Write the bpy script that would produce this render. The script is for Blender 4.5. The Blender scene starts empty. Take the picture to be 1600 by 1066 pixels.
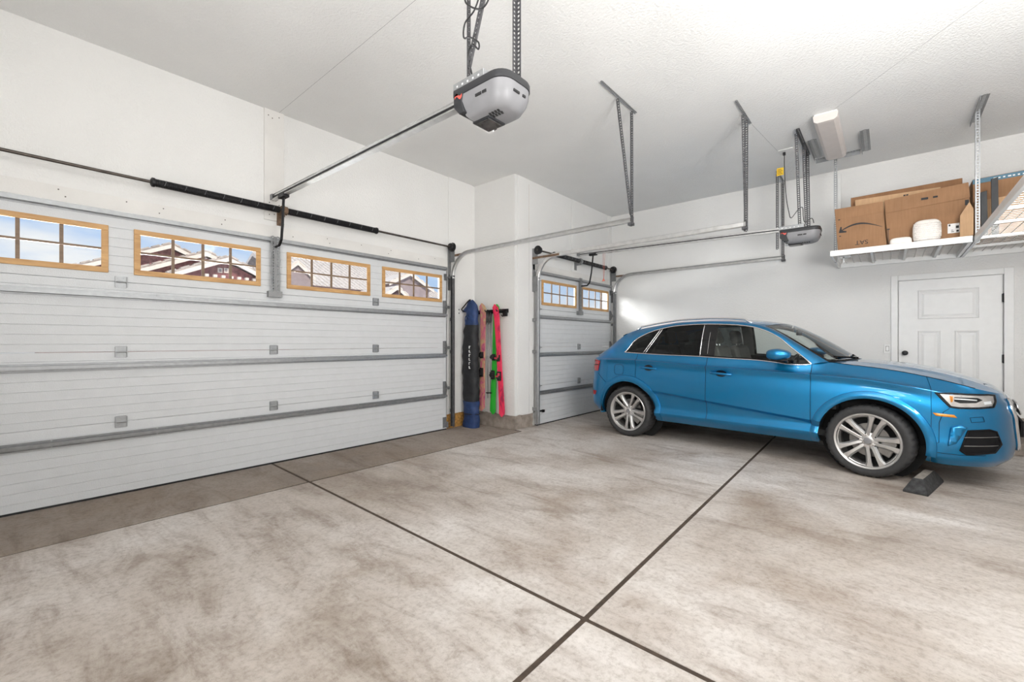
import bpy, bmesh, math, random
import numpy as np
from mathutils import Vector, Matrix
from mathutils.geometry import delaunay_2d_cdt
random.seed(7)
PI = math.pi
scene = bpy.context.scene
COL = scene.collection

# ------------------------------------------------------------ camera
CAM = Vector((5.1323, 0.0, 1.33))
cam_d = bpy.data.cameras.new('camera')
cam_d.sensor_width = 36.0
cam_d.lens = 684.08 * 36.0 / 1600.0
cam_d.shift_y = 1.29 / 1600.0
cam_d.clip_start = 0.02
cam_d.clip_end = 400
cam = bpy.data.objects.new('camera', cam_d)
cam.location = CAM
cam.rotation_euler = (PI / 2, 0, 0.709125)
COL.objects.link(cam)
scene.camera = cam

# ------------------------------------------------------------ view
vs = scene.view_settings
vs.view_transform = 'Standard'
vs.look = 'None'
vs.gamma = 1.0
vs.use_curve_mapping = False
vs.exposure = 0.02

# ------------------------------------------------------------ sky: blue with soft white clouds
world = bpy.data.worlds.new('sky')
scene.world = world
world.use_nodes = True
nt = world.node_tree
nt.nodes.clear()
wo = nt.nodes.new('ShaderNodeOutputWorld')
bg = nt.nodes.new('ShaderNodeBackground')
bg.inputs['Strength'].default_value = 0.95
tc = nt.nodes.new('ShaderNodeTexCoord')
sep = nt.nodes.new('ShaderNodeSeparateXYZ')
nt.links.new(tc.outputs['Generated'], sep.inputs[0])
gr = nt.nodes.new('ShaderNodeValToRGB')
gr.color_ramp.elements[0].position = 0.0
gr.color_ramp.elements[0].color = (0.62, 0.78, 0.98, 1)
gr.color_ramp.elements[1].position = 0.45
gr.color_ramp.elements[1].color = (0.22, 0.45, 0.90, 1)
nt.links.new(sep.outputs['Z'], gr.inputs[0])
mp = nt.nodes.new('ShaderNodeMapping')
mp.inputs['Scale'].default_value = (1.0, 1.0, 3.0)
nt.links.new(tc.outputs['Generated'], mp.inputs[0])
ns = nt.nodes.new('ShaderNodeTexNoise')
ns.inputs['Scale'].default_value = 2.6
ns.inputs['Detail'].default_value = 5
ns.inputs['Roughness'].default_value = 0.55
nt.links.new(mp.outputs[0], ns.inputs['Vector'])
cr = nt.nodes.new('ShaderNodeValToRGB')
cr.color_ramp.elements[0].position = 0.42
cr.color_ramp.elements[0].color = (0, 0, 0, 1)
cr.color_ramp.elements[1].position = 0.62
cr.color_ramp.elements[1].color = (1, 1, 1, 1)
nt.links.new(ns.outputs['Fac'], cr.inputs[0])
mx = nt.nodes.new('ShaderNodeMix')
mx.data_type = 'RGBA'
nt.links.new(cr.outputs[0], mx.inputs[0])
nt.links.new(gr.outputs[0], mx.inputs[6])
mx.inputs[7].default_value = (0.95, 0.96, 0.98, 1)
nt.links.new(mx.outputs[2], bg.inputs['Color'])
nt.links.new(bg.outputs[0], wo.inputs['Surface'])

# ------------------------------------------------------------ sun and large lights
def light(name, kind, loc, direction, energy, color=(1, 1, 1), **kw):
    d = bpy.data.lights.new(name, kind)
    d.energy = energy
    d.color = color
    for k, v in kw.items():
        setattr(d, k, v)
    o = bpy.data.objects.new(name, d)
    o.location = loc
    o.rotation_euler = Vector(direction).to_track_quat('-Z', 'Y').to_euler()
    COL.objects.link(o)
    return o
# sun from behind the house: it lights the houses across the street
light('sun', 'SUN', (0, 0, 20), (-0.75, 0.28, -0.55), 3.0, (1.0, 0.93, 0.84), angle=0.01)
# added lamps outside imitate driveway bounce through the windows; narrow spread misses the houses
for i, (x, z, tilt, e) in enumerate(((-3.2, 0.05, 0.66, 45), (-6.0, 0.05, 0.34, 800))):
    light('driveway_fill', 'AREA', (x, 1.3, z), (1.0, 0.0, tilt), e, (1.0, 0.99, 0.975),
          shape='RECTANGLE', size=7.5, size_y=1.5, spread=math.radians(66))
# added unseen lamp outside, slanting through the narrow door's windows onto the far wall
light('far_wall_fill', 'AREA', (-1.2, 4.9, 3.3), (0.70, 0.60, -0.38), 170, (1.0, 0.99, 0.98),
      shape='RECTANGLE', size=1.6, size_y=1.2, spread=math.radians(110))
# added fill lights, out of view and without fixtures; the bounce pair aims upward
light('bounce_fill', 'AREA', (6.6, 1.6, 1.7), (-0.25, 0.40, 0.88), 185, (1.0, 0.99, 0.975),
      shape='RECTANGLE', size=1.4, size_y=1.4)
light('bounce_fill', 'AREA', (4.4, -0.9, 1.4), (-0.05, 0.55, 0.83), 80, (1.0, 0.99, 0.975),
      shape='RECTANGLE', size=1.2, size_y=0.8)
light('overhead_fill', 'AREA', (4.8, -0.6, 3.78), (0.0, 0.45, -0.9), 70, (1.0, 0.99, 0.975),
      shape='RECTANGLE', size=2.6, size_y=0.9)
light('overhead_fill', 'AREA', (6.6, 3.2, 3.74), (-0.32, 0.72, -0.50), 70, (1.0, 0.99, 0.975),
      shape='RECTANGLE', size=1.2, size_y=1.2)

# ------------------------------------------------------------ materials
MATS = {}
def node_mat(name):
    m = bpy.data.materials.new(name)
    m.use_nodes = True
    n = m.node_tree
    b = n.nodes['Principled BSDF']
    return m, n, b
def add_noise(n, scale, detail=3, rough=0.5, coord='Object', sc=None):
    t = n.nodes.new('ShaderNodeTexCoord')
    x = n.nodes.new('ShaderNodeTexNoise')
    x.inputs['Scale'].default_value = scale
    x.inputs['Detail'].default_value = detail
    x.inputs['Roughness'].default_value = rough
    if sc:
        m = n.nodes.new('ShaderNodeMapping')
        m.inputs['Scale'].default_value = sc
        n.links.new(t.outputs[coord], m.inputs[0])
        n.links.new(m.outputs[0], x.inputs['Vector'])
    else:
        n.links.new(t.outputs[coord], x.inputs['Vector'])
    return x
def ramp(n, src, stops):
    r = n.nodes.new('ShaderNodeValToRGB')
    e = r.color_ramp.elements
    while len(e) < len(stops):
        e.new(0.5)
    for i, (p, c) in enumerate(stops):
        e[i].position = p
        e[i].color = (c[0], c[1], c[2], 1) if len(c) == 3 else c
    n.links.new(src, r.inputs[0])
    return r
def mixc(n, fac, a, b, mode='MIX'):
    m = n.nodes.new('ShaderNodeMix')
    m.data_type = 'RGBA'
    m.blend_type = mode
    for i, v in ((0, fac), (6, a), (7, b)):
        if hasattr(v, 'is_linked'):
            n.links.new(v, m.inputs[i])
        elif isinstance(v, (int, float)):
            m.inputs[i].default_value = v
        else:
            m.inputs[i].default_value = (v[0], v[1], v[2], 1)
    return m.outputs[2]
def bump(n, b, src, strength, dist):
    u = n.nodes.new('ShaderNodeBump')
    u.inputs['Strength'].default_value = strength
    u.inputs['Distance'].default_value = dist
    n.links.new(src, u.inputs['Height'])
    n.links.new(u.outputs[0], b.inputs['Normal'])
def simple(name, col, rough=0.5, metal=0.0, var=0.08, vscale=12.0, bumpv=0.0, bscale=80.0, coat=0.0, spec=0.5):
    """plain procedural material: base colour with soft noise variation, optional fine bump"""
    m, n, b = node_mat(name)
    x = add_noise(n, vscale, 3)
    lo = [max(0, c * (1 - var)) for c in col]
    hi = [min(1, c * (1 + var)) for c in col]
    r = ramp(n, x.outputs['Fac'], [(0.3, lo), (0.7, hi)])
    n.links.new(r.outputs[0], b.inputs['Base Color'])
    b.inputs['Roughness'].default_value = rough
    b.inputs['Metallic'].default_value = metal
    b.inputs['Specular IOR Level'].default_value = spec
    if coat:
        b.inputs['Coat Weight'].default_value = coat
        b.inputs['Coat Roughness'].default_value = 0.04
    if bumpv:
        y = add_noise(n, bscale, 2)
        bump(n, b, y.outputs['Fac'], bumpv, 0.01)
    MATS[name] = m
    return m
def srgb(r, g, b):
    f = lambda v: ((v / 255 + 0.055) / 1.055) ** 2.4 if v > 10 else v / 255 / 12.92
    return (f(r), f(g), f(b))

# painted drywall with orange-peel texture
def plaster(name, col, bs, bd, scale):
    m, n, b = node_mat(name)
    x = add_noise(n, 1.3, 4)
    r = ramp(n, x.outputs['Fac'], [(0.3, [c * 0.97 for c in col]), (0.7, [min(1, c * 1.02) for c in col])])
    n.links.new(r.outputs[0], b.inputs['Base Color'])
    b.inputs['Roughness'].default_value = 0.75
    b.inputs['Specular IOR Level'].default_value = 0.25
    y = add_noise(n, scale, 3, 0.6)
    bump(n, b, y.outputs['Fac'], bs, bd)
    MATS[name] = m
plaster('wall_paint', (0.775, 0.77, 0.755), 0.5, 0.012, 55)
plaster('ceiling_paint', (0.80, 0.80, 0.79), 0.6, 0.014, 45)

# stained grey-tan concrete
def concrete(name, light_c, mid_c, dark_c, bias):
    m, n, b = node_mat(name)
    a = add_noise(n, 0.62, 6, 0.6)
    a.inputs['Distortion'].default_value = 0.7
    r = ramp(n, a.outputs['Fac'], [(0.26 + bias, dark_c), (0.40 + bias, mid_c), (0.56 + bias, light_c), (0.85, [min(1, c * 1.08) for c in light_c])])
    # long trowel streaks
    s = add_noise(n, 2.2, 8, 0.72, sc=(0.55, 1.9, 1))
    s.inputs['Distortion'].default_value = 0.5
    rs = ramp(n, s.outputs['Fac'], [(0.34, (0.58, 0.52, 0.475)), (0.48, (0.93, 0.91, 0.89)), (0.62, (1.06, 1.05, 1.04))])
    c1 = mixc(n, 0.85, r.outputs[0], rs.outputs[0], 'MULTIPLY')
    # brown oil stains
    o = add_noise(n, 0.95, 4, 0.6)
    o.inputs['Distortion'].default_value = 0.4
    om = n.nodes.new('ShaderNodeMapping')
    om.inputs['Location'].default_value = (3.7, 1.9, 5.0)
    n.links.new(o.inputs['Vector'].links[0].from_socket, om.inputs[0])
    n.links.new(om.outputs[0], o.inputs['Vector'])
    ro = ramp(n, o.outputs['Fac'], [(0.52, (0, 0, 0)), (0.70, (1, 1, 1))])
    sc_ = n.nodes.new('ShaderNodeMath'); sc_.operation = 'MULTIPLY'; sc_.inputs[1].default_value = 0.55
    n.links.new(ro.outputs[0], sc_.inputs[0])
    c2 = mixc(n, sc_.outputs[0], c1, (0.27, 0.20, 0.145))
    # fine speckle
    f = add_noise(n, 34, 5, 0.8)
    rf = ramp(n, f.outputs['Fac'], [(0.34, (0.66, 0.63, 0.60)), (0.52, (1, 1, 1)), (0.68, (1.08, 1.08, 1.08))])
    c3 = mixc(n, 0.7, c2, rf.outputs[0], 'MULTIPLY')
    p = add_noise(n, 7, 6, 0.8)
    p.inputs['Distortion'].default_value = 0.6
    rp = ramp(n, p.outputs['Fac'], [(0.34, (0.62, 0.57, 0.53)), (0.46, (1, 1, 1)), (0.60, (1, 1, 1)), (0.72, (1.12, 1.12, 1.12))])
    c4 = mixc(n, 0.5, c3, rp.outputs[0], 'MULTIPLY')
    n.links.new(c4, b.inputs['Base Color'])
    rr = ramp(n, a.outputs['Fac'], [(0.3, (0.50, 0.50, 0.50)), (0.7, (0.68, 0.68, 0.68))])
    n.links.new(rr.outputs[0], b.inputs['Roughness'])
    b.inputs['Specular IOR Level'].default_value = 0.35
    bump(n, b, f.outputs['Fac'], 0.12, 0.004)
    MATS[name] = m
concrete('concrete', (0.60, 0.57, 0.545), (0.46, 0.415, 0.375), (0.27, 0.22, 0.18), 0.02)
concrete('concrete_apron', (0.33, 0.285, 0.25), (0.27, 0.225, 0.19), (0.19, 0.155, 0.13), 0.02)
simple('joint_dirt', (0.06, 0.042, 0.03), 0.9, var=0.3, vscale=25)
simple('stem_concrete', (0.30, 0.255, 0.22), 0.85, var=0.28, vscale=9, bumpv=0.6, bscale=45)
simple('osb', (0.42, 0.22, 0.055), 0.8, var=0.5, vscale=28, bumpv=0.3)
simple('door_steel', (0.64, 0.655, 0.67), 0.5, var=0.02, bumpv=0.22, bscale=140, spec=0.4)
simple('white_trim', (0.80, 0.80, 0.79), 0.45, var=0.02)
simple('drywall_board', (0.735, 0.72, 0.695), 0.75, var=0.05, vscale=3, bumpv=0.2)
simple('gap_dark', (0.05, 0.045, 0.04), 0.9)
simple('galvanized', (0.36, 0.37, 0.38), 0.46, 0.7, var=0.08, vscale=30)
simple('galvanized_dull', (0.26, 0.265, 0.27), 0.5, 0.6, var=0.12, vscale=22)
simple('track_steel', (0.66, 0.66, 0.655), 0.30, 0.8, var=0.1, vscale=14)
simple('angle_steel', (0.085, 0.085, 0.09), 0.5, 0.3, var=0.25, vscale=25)
simple('rusty_steel', (0.20, 0.13, 0.085), 0.75, 0.35, var=0.4, vscale=25)
simple('black_steel', (0.022, 0.022, 0.024), 0.42, 0.5, var=0.2, vscale=20)
simple('shaft_steel', (0.10, 0.085, 0.075), 0.45, 0.8, var=0.3, vscale=15)
simple('rubber_black', (0.016, 0.016, 0.017), 0.75, var=0.2)
simple('screw_dark', (0.12, 0.11, 0.10), 0.5, 0.6)
simple('plastic_grey', (0.21, 0.21, 0.22), 0.42, var=0.04)
simple('plastic_charcoal', (0.02, 0.021, 0.024), 0.45, var=0.08)
simple('lens_dark', (0.05, 0.05, 0.05), 0.25, var=0.5, vscale=18)
simple('logo_red', (0.62, 0.09, 0.07), 0.5)
simple('cable_black', (0.014, 0.014, 0.015), 0.5)
simple('cord_red', (0.55, 0.13, 0.09), 0.7)
simple('tag_yellow', (0.80, 0.52, 0.02), 0.6)
simple('ink_black', (0.012, 0.012, 0.014), 0.6)
simple('rack_white', (0.80, 0.80, 0.79), 0.35, 0.1, var=0.03)
simple('mesh_wire', (0.68, 0.67, 0.65), 0.4, 0.3)
simple('fixture_face', (0.64, 0.59, 0.56), 0.45, var=0.03)
simple('label_white', (0.82, 0.82, 0.82), 0.5, var=0.02)
simple('bubble_wrap', (0.80, 0.76, 0.72), 0.25, var=0.06, vscale=40, bumpv=0.3, bscale=60)
simple('board_charcoal', (0.035, 0.037, 0.04), 0.6, var=0.2)
simple('tape_teal', (0.05, 0.16, 0.24), 0.45)
simple('tag_ink', (0.10, 0.06, 0.02), 0.7)
def cardboard(name, col):
    m, n, b = node_mat(name)
    x = add_noise(n, 5, 4)
    r = ramp(n, x.outputs['Fac'], [(0.3, [c * 0.88 for c in col]), (0.7, [c * 1.1 for c in col])])
    w = add_noise(n, 60, 2, 0.5, sc=(1, 1, 0.08))
    rw = ramp(n, w.outputs['Fac'], [(0.35, (0.9, 0.89, 0.88)), (0.65, (1, 1, 1))])
    n.links.new(mixc(n, 0.8, r.outputs[0], rw.outputs[0], 'MULTIPLY'), b.inputs['Base Color'])
    b.inputs['Roughness'].default_value = 0.8
    b.inputs['Specular IOR Level'].default_value = 0.2
    MATS[name] = m
cardboard('cardboard', (0.33, 0.185, 0.10))
cardboard('cardboard_light', (0.56, 0.36, 0.21))
cardboard('cardboard_dark', (0.29, 0.155, 0.08))
# pine window trim
def wood(name, c0, c1):
    m, n, b = node_mat(name)
    x = add_noise(n, 14, 5, 0.6, sc=(1, 0.18, 1))
    x.inputs['Distortion'].default_value = 1.2
    r = ramp(n, x.outputs['Fac'], [(0.3, c0), (0.7, c1)])
    n.links.new(r.outputs[0], b.inputs['Base Color'])
    b.inputs['Roughness'].default_value = 0.5
    MATS[name] = m
wood('pine_trim', (0.42, 0.22, 0.075), (0.66, 0.40, 0.17))
wood('muntin_wood_shaded', (0.16, 0.105, 0.065), (0.24, 0.16, 0.10))  # muntin shade is put into the wood colour, darker than the frame
wood('exposed_stud', (0.30, 0.15, 0.05), (0.45, 0.26, 0.10))
# thin glass: clear sheet with a weak mirror reflection
def glass(name, tint, refl):
    m = bpy.data.materials.new(name)
    m.use_nodes = True
    n = m.node_tree
    n.nodes.clear()
    o = n.nodes.new('ShaderNodeOutputMaterial')
    t = n.nodes.new('ShaderNodeBsdfTransparent')
    t.inputs[0].default_value = (*tint, 1)
    g = n.nodes.new('ShaderNodeBsdfGlossy')
    g.inputs['Roughness'].default_value = 0.02
    g.inputs['Color'].default_value = (0.9, 0.93, 0.95, 1)
    fr = n.nodes.new('ShaderNodeFresnel')
    fr.inputs['IOR'].default_value = 1.45
    ml = n.nodes.new('ShaderNodeMath'); ml.operation = 'MULTIPLY'; ml.inputs[1].default_value = refl
    n.links.new(fr.outputs[0], ml.inputs[0])
    x = n.nodes.new('ShaderNodeMixShader')
    n.links.new(ml.outputs[0], x.inputs[0])
    n.links.new(t.outputs[0], x.inputs[1])
    n.links.new(g.outputs[0], x.inputs[2])
    n.links.new(x.outputs[0], o.inputs['Surface'])
    MATS[name] = m
glass('window_glass', (0.97, 0.98, 0.98), 0.25)
glass('car_glass', (0.84, 0.88, 0.86), 1.0)
glass('car_glass_tint', (0.10, 0.115, 0.115), 1.0)
glass('lamp_glass', (0.92, 0.93, 0.94), 1.2)
# car
def paint(name, col, dark):
    m, n, b = node_mat(name)
    fl = add_noise(n, 900, 1)
    r = ramp(n, fl.outputs['Fac'], [(0.35, dark), (0.65, col)])
    n.links.new(r.outputs[0], b.inputs['Base Color'])
    b.inputs['Metallic'].default_value = 0.85
    b.inputs['Roughness'].default_value = 0.34
    b.inputs['Coat Weight'].default_value = 1.0
    b.inputs['Coat Roughness'].default_value = 0.03
    b.inputs['Coat IOR'].default_value = 1.5
    MATS[name] = m
paint('car_paint', (0.001, 0.25, 0.54), (0.001, 0.155, 0.37))
simple('chrome', (0.80, 0.80, 0.81), 0.16, 1.0, var=0.03)
simple('alloy', (0.62, 0.61, 0.60), 0.30, 0.9, var=0.05)
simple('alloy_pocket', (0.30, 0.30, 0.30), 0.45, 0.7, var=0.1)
simple('tyre', (0.030, 0.030, 0.031), 0.72, var=0.15, vscale=40)
simple('car_black', (0.008, 0.008, 0.009), 0.6, var=0.2, spec=0.12)
simple('car_gloss_black', (0.008, 0.008, 0.009), 0.1, var=0.1)
simple('car_liner', (0.008, 0.008, 0.008), 0.9)
simple('interior_grey', (0.16, 0.155, 0.145), 0.7, var=0.08)
simple('interior_beige', (0.36, 0.34, 0.31), 0.75, var=0.06)
simple('lamp_red', (0.42, 0.012, 0.02), 0.15, coat=0.8, var=0.2)
simple('lamp_amber', (0.75, 0.27, 0.015), 0.25, coat=0.5, var=0.1)
simple('lamp_silver', (0.80, 0.75, 0.71), 0.25, 0.6, var=0.2)
simple('disc_steel', (0.30, 0.29, 0.28), 0.35, 0.9, var=0.15)
simple('rubber_block', (0.030, 0.030, 0.031), 0.8, var=0.6, vscale=30, bumpv=0.3)
simple('rubber_worn', (0.24, 0.215, 0.19), 0.85, var=0.3, vscale=30)
# skis
simple('bag_navy', (0.018, 0.045, 0.14), 0.6, var=0.25, vscale=14, bumpv=0.5, bscale=22)
simple('bag_black', (0.014, 0.015, 0.018), 0.65, var=0.25, vscale=14, bumpv=0.4, bscale=22)
def ski_mat(name, stops, scale):
    m, n, b = node_mat(name)
    x = add_noise(n, scale, 4, 0.6, sc=(1, 1, 0.45))
    x.inputs['Distortion'].default_value = 1.4
    r = ramp(n, x.outputs['Fac'], stops)
    n.links.new(r.outputs[0], b.inputs['Base Color'])
    b.inputs['Roughness'].default_value = 0.3
    MATS[name] = m
ski_mat('ski_red', [(0.36, (0.45, 0.015, 0.07)), (0.46, (0.86, 0.03, 0.10)), (0.75, (0.95, 0.07, 0.16))], 9)
ski_mat('ski_green', [(0.3, (0.02, 0.36, 0.03)), (0.7, (0.05, 0.55, 0.05))], 3)
ski_mat('ski_pink', [(0.32, (0.50, 0.09, 0.22)), (0.44, (0.72, 0.20, 0.28)), (0.54, (0.72, 0.38, 0.22)), (0.64, (0.66, 0.60, 0.34)), (0.75, (0.62, 0.16, 0.30))], 12)
simple('ski_edge', (0.72, 0.66, 0.50), 0.4)
simple('binding_black', (0.015, 0.015, 0.016), 0.4)
simple('binding_white', (0.7, 0.7, 0.7), 0.4)
simple('binding_red', (0.6, 0.05, 0.08), 0.4)
simple('pole_grey', (0.30, 0.30, 0.32), 0.35, 0.6)
# street
simple('siding_brick', (0.27, 0.115, 0.11), 0.9, var=0.35, vscale=7)
simple('siding_taupe', (0.36, 0.285, 0.275), 0.9, var=0.15, vscale=3)
simple('siding_dark', (0.16, 0.105, 0.10), 0.9, var=0.2, vscale=4)
simple('roof_tile', (0.50, 0.42, 0.36), 0.9, var=0.3, vscale=4)
simple('roof_pale', (0.70, 0.62, 0.55), 0.9, var=0.18, vscale=6)
simple('fascia_cream', (0.80, 0.70, 0.60), 0.7, var=0.05)
simple('house_glass', (0.12, 0.13, 0.15), 0.2)
simple('snow_ground', (0.78, 0.78, 0.79), 0.8, var=0.06, vscale=1)
simple('shrub_twig', (0.22, 0.17, 0.12), 0.9)

# ------------------------------------------------------------ mesh helpers
ORG = {}
class MB:
    def __init__(self):
        self.v = []; self.f = []
    def add(self, vs_, fs_):
        o = len(self.v)
        self.v += [tuple(p) for p in vs_]
        self.f += [tuple(i + o for i in q) for q in fs_]
        return self
    def box(self, a, b):
        x0, y0, z0 = [min(p, q) for p, q in zip(a, b)]
        x1, y1, z1 = [max(p, q) for p, q in zip(a, b)]
        return self.add([(x0, y0, z0), (x1, y0, z0), (x1, y1, z0), (x0, y1, z0), (x0, y0, z1), (x1, y0, z1), (x1, y1, z1), (x0, y1, z1)],
                        [(0, 3, 2, 1), (4, 5, 6, 7), (0, 1, 5, 4), (1, 2, 6, 5), (2, 3, 7, 6), (3, 0, 4, 7)])
    def obox(self, c, ax, ay, az):
        """box centred at c with half-axis vectors"""
        c, ax, ay, az = Vector(c), Vector(ax), Vector(ay), Vector(az)
        p = []
        for k in (-1, 1):
            for i, j in ((-1, -1), (1, -1), (1, 1), (-1, 1)):
                p.append(c + ax * i + ay * j + az * k)
        return self.add(p, [(0, 3, 2, 1), (4, 5, 6, 7), (0, 1, 5, 4), (1, 2, 6, 5), (2, 3, 7, 6), (3, 0, 4, 7)])
    def bar(self, a, b, w, h, up=(0, 0, 1)):
        a, b = Vector(a), Vector(b)
        d = b - a
        t = d.normalized()
        s = t.cross(Vector(up))
        if s.length < 1e-4:
            s = t.cross(Vector((1, 0, 0)))
        s.normalize()
        u = s.cross(t)
        return self.obox((a + b) / 2, d / 2, s * w / 2, u * h / 2)
    def tube(self, pts, r, n=8, cap=True, closed=False):
        pts = [Vector(p) for p in pts]
        k = len(pts)
        rs = r if isinstance(r, (list, tuple)) else [r] * k
        rings = []
        prev = None
        for i, p in enumerate(pts):
            if closed:
                t = (pts[(i + 1) % k] - pts[i - 1]).normalized()
            else:
                t = (pts[min(i + 1, k - 1)] - pts[max(i - 1, 0)]).normalized()
            if prev is None:
                s = t.cross(Vector((0, 0, 1)))
                if s.length < 1e-3:
                    s = t.cross(Vector((1, 0, 0)))
            else:
                s = prev - t * prev.dot(t)
            s.normalize()
            prev = s
            u = t.cross(s)
            rings.append([p + (s * math.cos(2 * PI * j / n) + u * math.sin(2 * PI * j / n)) * rs[i] for j in range(n)])
        vs_ = [q for ring in rings for q in ring]
        fs_ = []
        for i in range(k if closed else k - 1):
            a, b = i * n, ((i + 1) % k) * n
            for j in range(n):
                fs_.append((a + j, a + (j + 1) % n, b + (j + 1) % n, b + j))
        if cap and not closed:
            fs_.append(tuple(range(n - 1, -1, -1)))
            fs_.append(tuple(range((k - 1) * n, k * n)))
        return self.add(vs_, fs_)
    def lathe(self, c, axis, prof, n=24, cap=True):
        """prof: list of (r, h) along axis from point c"""
        c = Vector(c); t = Vector(axis).normalized()
        s = t.cross(Vector((0, 0, 1)))
        if s.length < 1e-3:
            s = t.cross(Vector((1, 0, 0)))
        s.normalize(); u = t.cross(s)
        vs_ = []
        for r, h in prof:
            for j in range(n):
                a = 2 * PI * j / n
                vs_.append(c + t * h + (s * math.cos(a) + u * math.sin(a)) * r)
        fs_ = []
        k = len(prof)
        for i in range(k - 1):
            for j in range(n):
                fs_.append((i * n + j, i * n + (j + 1) % n, (i + 1) * n + (j + 1) % n, (i + 1) * n + j))
        if cap:
            fs_.append(tuple(range(n - 1, -1, -1)))
            fs_.append(tuple(range((k - 1) * n, k * n)))
        return self.add(vs_, fs_)
    def prism(self, poly, d, z=None):
        """poly: 3-D points (planar), extruded by vector d"""
        n = len(poly)
        d = Vector(d)
        p = [Vector(q) for q in poly]
        fs_ = [tuple(range(n - 1, -1, -1)), tuple(range(n, 2 * n))]
        for i in range(n):
            fs_.append((i, (i + 1) % n, n + (i + 1) % n, n + i))
        return self.add(p + [q + d for q in p], fs_)
    def grid(self, G, close_u=False):
        nu, nv = len(G), len(G[0])
        vs_ = [p for row in G for p in row]
        fs_ = []
        for i in range(nu - 1 + (1 if close_u else 0)):
            for j in range(nv - 1):
                a = i * nv + j; b = ((i + 1) % nu) * nv + j
                fs_.append((a, a + 1, b + 1, b))
        return self.add(vs_, fs_)
    def sweep(self, path, prof, side, closed=False):
        """profile (n, b) swept along path; b axis = side, n = side x tangent"""
        path = [Vector(p) for p in path]
        side = Vector(side).normalized()
        G = []
        k = len(path)
        for i, p in enumerate(path):
            t = (path[min(i + 1, k - 1)] - path[max(i - 1, 0)]).normalized()
            nn = side.cross(t).normalized()
            G.append([p + nn * a + side * b for a, b in prof])
        return self.grid(G)

def build(name, mb, mat, parent=None, smooth=False, bev=0.0, solid=0.0, seg=2, recalc=True):
    me = bpy.data.meshes.new(name)
    o3 = ORG.get(parent.name, Vector((0, 0, 0))) if parent else Vector((0, 0, 0))
    if parent is None and mb.v:
        # the origin of a one-mesh thing sits at the middle of its base
        xs = [p[0] for p in mb.v]; ys = [p[1] for p in mb.v]; zs = [p[2] for p in mb.v]
        o3 = Vector(((min(xs) + max(xs)) / 2, (min(ys) + max(ys)) / 2, min(zs)))
    me.from_pydata([(p[0] - o3.x, p[1] - o3.y, p[2] - o3.z) for p in mb.v], [], mb.f)
    if recalc:
        bm = bmesh.new(); bm.from_mesh(me)
        bmesh.ops.recalc_face_normals(bm, faces=bm.faces)
        bm.to_mesh(me); bm.free()
    if smooth:
        me.shade_smooth()
        if smooth is not True:
            me.set_sharp_from_angle(angle=math.radians(smooth))
    me.materials.append(MATS[mat] if isinstance(mat, str) else mat)
    o = bpy.data.objects.new(name, me)
    COL.objects.link(o)
    if parent:
        o.parent = parent
    else:
        o.location = o3
    ORG[o.name] = o3
    if solid:
        m = o.modifiers.new('thickness', 'SOLIDIFY'); m.thickness = solid; m.offset = 0
    if bev:
        m = o.modifiers.new('edges', 'BEVEL'); m.width = bev; m.segments = seg; m.limit_method = 'ANGLE'
        m.angle_limit = math.radians(40)
    return o
def empty(name, loc, rz=0.0):
    o = bpy.data.objects.new(name, None)
    o.empty_display_size = 0.1
    o.location = loc
    o.rotation_euler = (0, 0, rz)
    COL.objects.link(o)
    ORG[o.name] = Vector(loc)
    return o
def tag(o, label, cat, group=None):
    o['label'] = label; o['category'] = cat
    if group:
        o['group'] = group
    return o
def struct(o, label=None):
    o['kind'] = 'structure'
    if label:
        o['label'] = label
    return o
def inst(name, src, parent, loc, rot=None):
    """a child that shares the mesh of src"""
    o = src.copy()
    o.name = name
    COL.objects.link(o)
    o.parent = parent
    o.location = loc
    if rot:
        o.rotation_euler = rot
    ORG[o.name] = ORG.get(parent.name, Vector((0, 0, 0)))
    return o
def perf_strip(mb, a, b, across, w, pitch=0.026, rail=0.30, th=0.0025):
    """perforated flat strip from a to b, width along 'across'; slots are real gaps"""
    a, b = Vector(a), Vector(b); ac = Vector(across).normalized()
    d = b - a; L = d.length; t = d / L; nn = t.cross(ac).normalized()
    rw = w * rail
    for s in (rw / 2, w - rw / 2):
        mb.obox((a + b) / 2 + ac * s, d / 2, ac * rw / 2, nn * th / 2)
    k = max(2, int(L / pitch))
    for i in range(k + 1):
        mb.obox(a + d * (i / k) + ac * w / 2, t * pitch * 0.23, ac * (w / 2 - rw * 0.9), nn * th / 2)
def perf_angle(mb, a, b, s1, s2, w=0.032, pitch=0.026):
    perf_strip(mb, a, b, s1, w, pitch); perf_strip(mb, a, b, s2, w, pitch)
# ============================================================ THE SETTING
H = 3.868            # ceiling
X2 = 0.862           # face of the wall with the small garage door
YP = 5.04            # pillar return
YR = 8.07            # far wall with the hinged door
XB, YN = 7.35, -1.35 # walls behind the camera
T = 0.16
D1A, D1B, DH = -0.55, 4.42, 2.47     # big door opening
D2A, D2B = 5.52, 8.00                # small door opening

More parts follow.
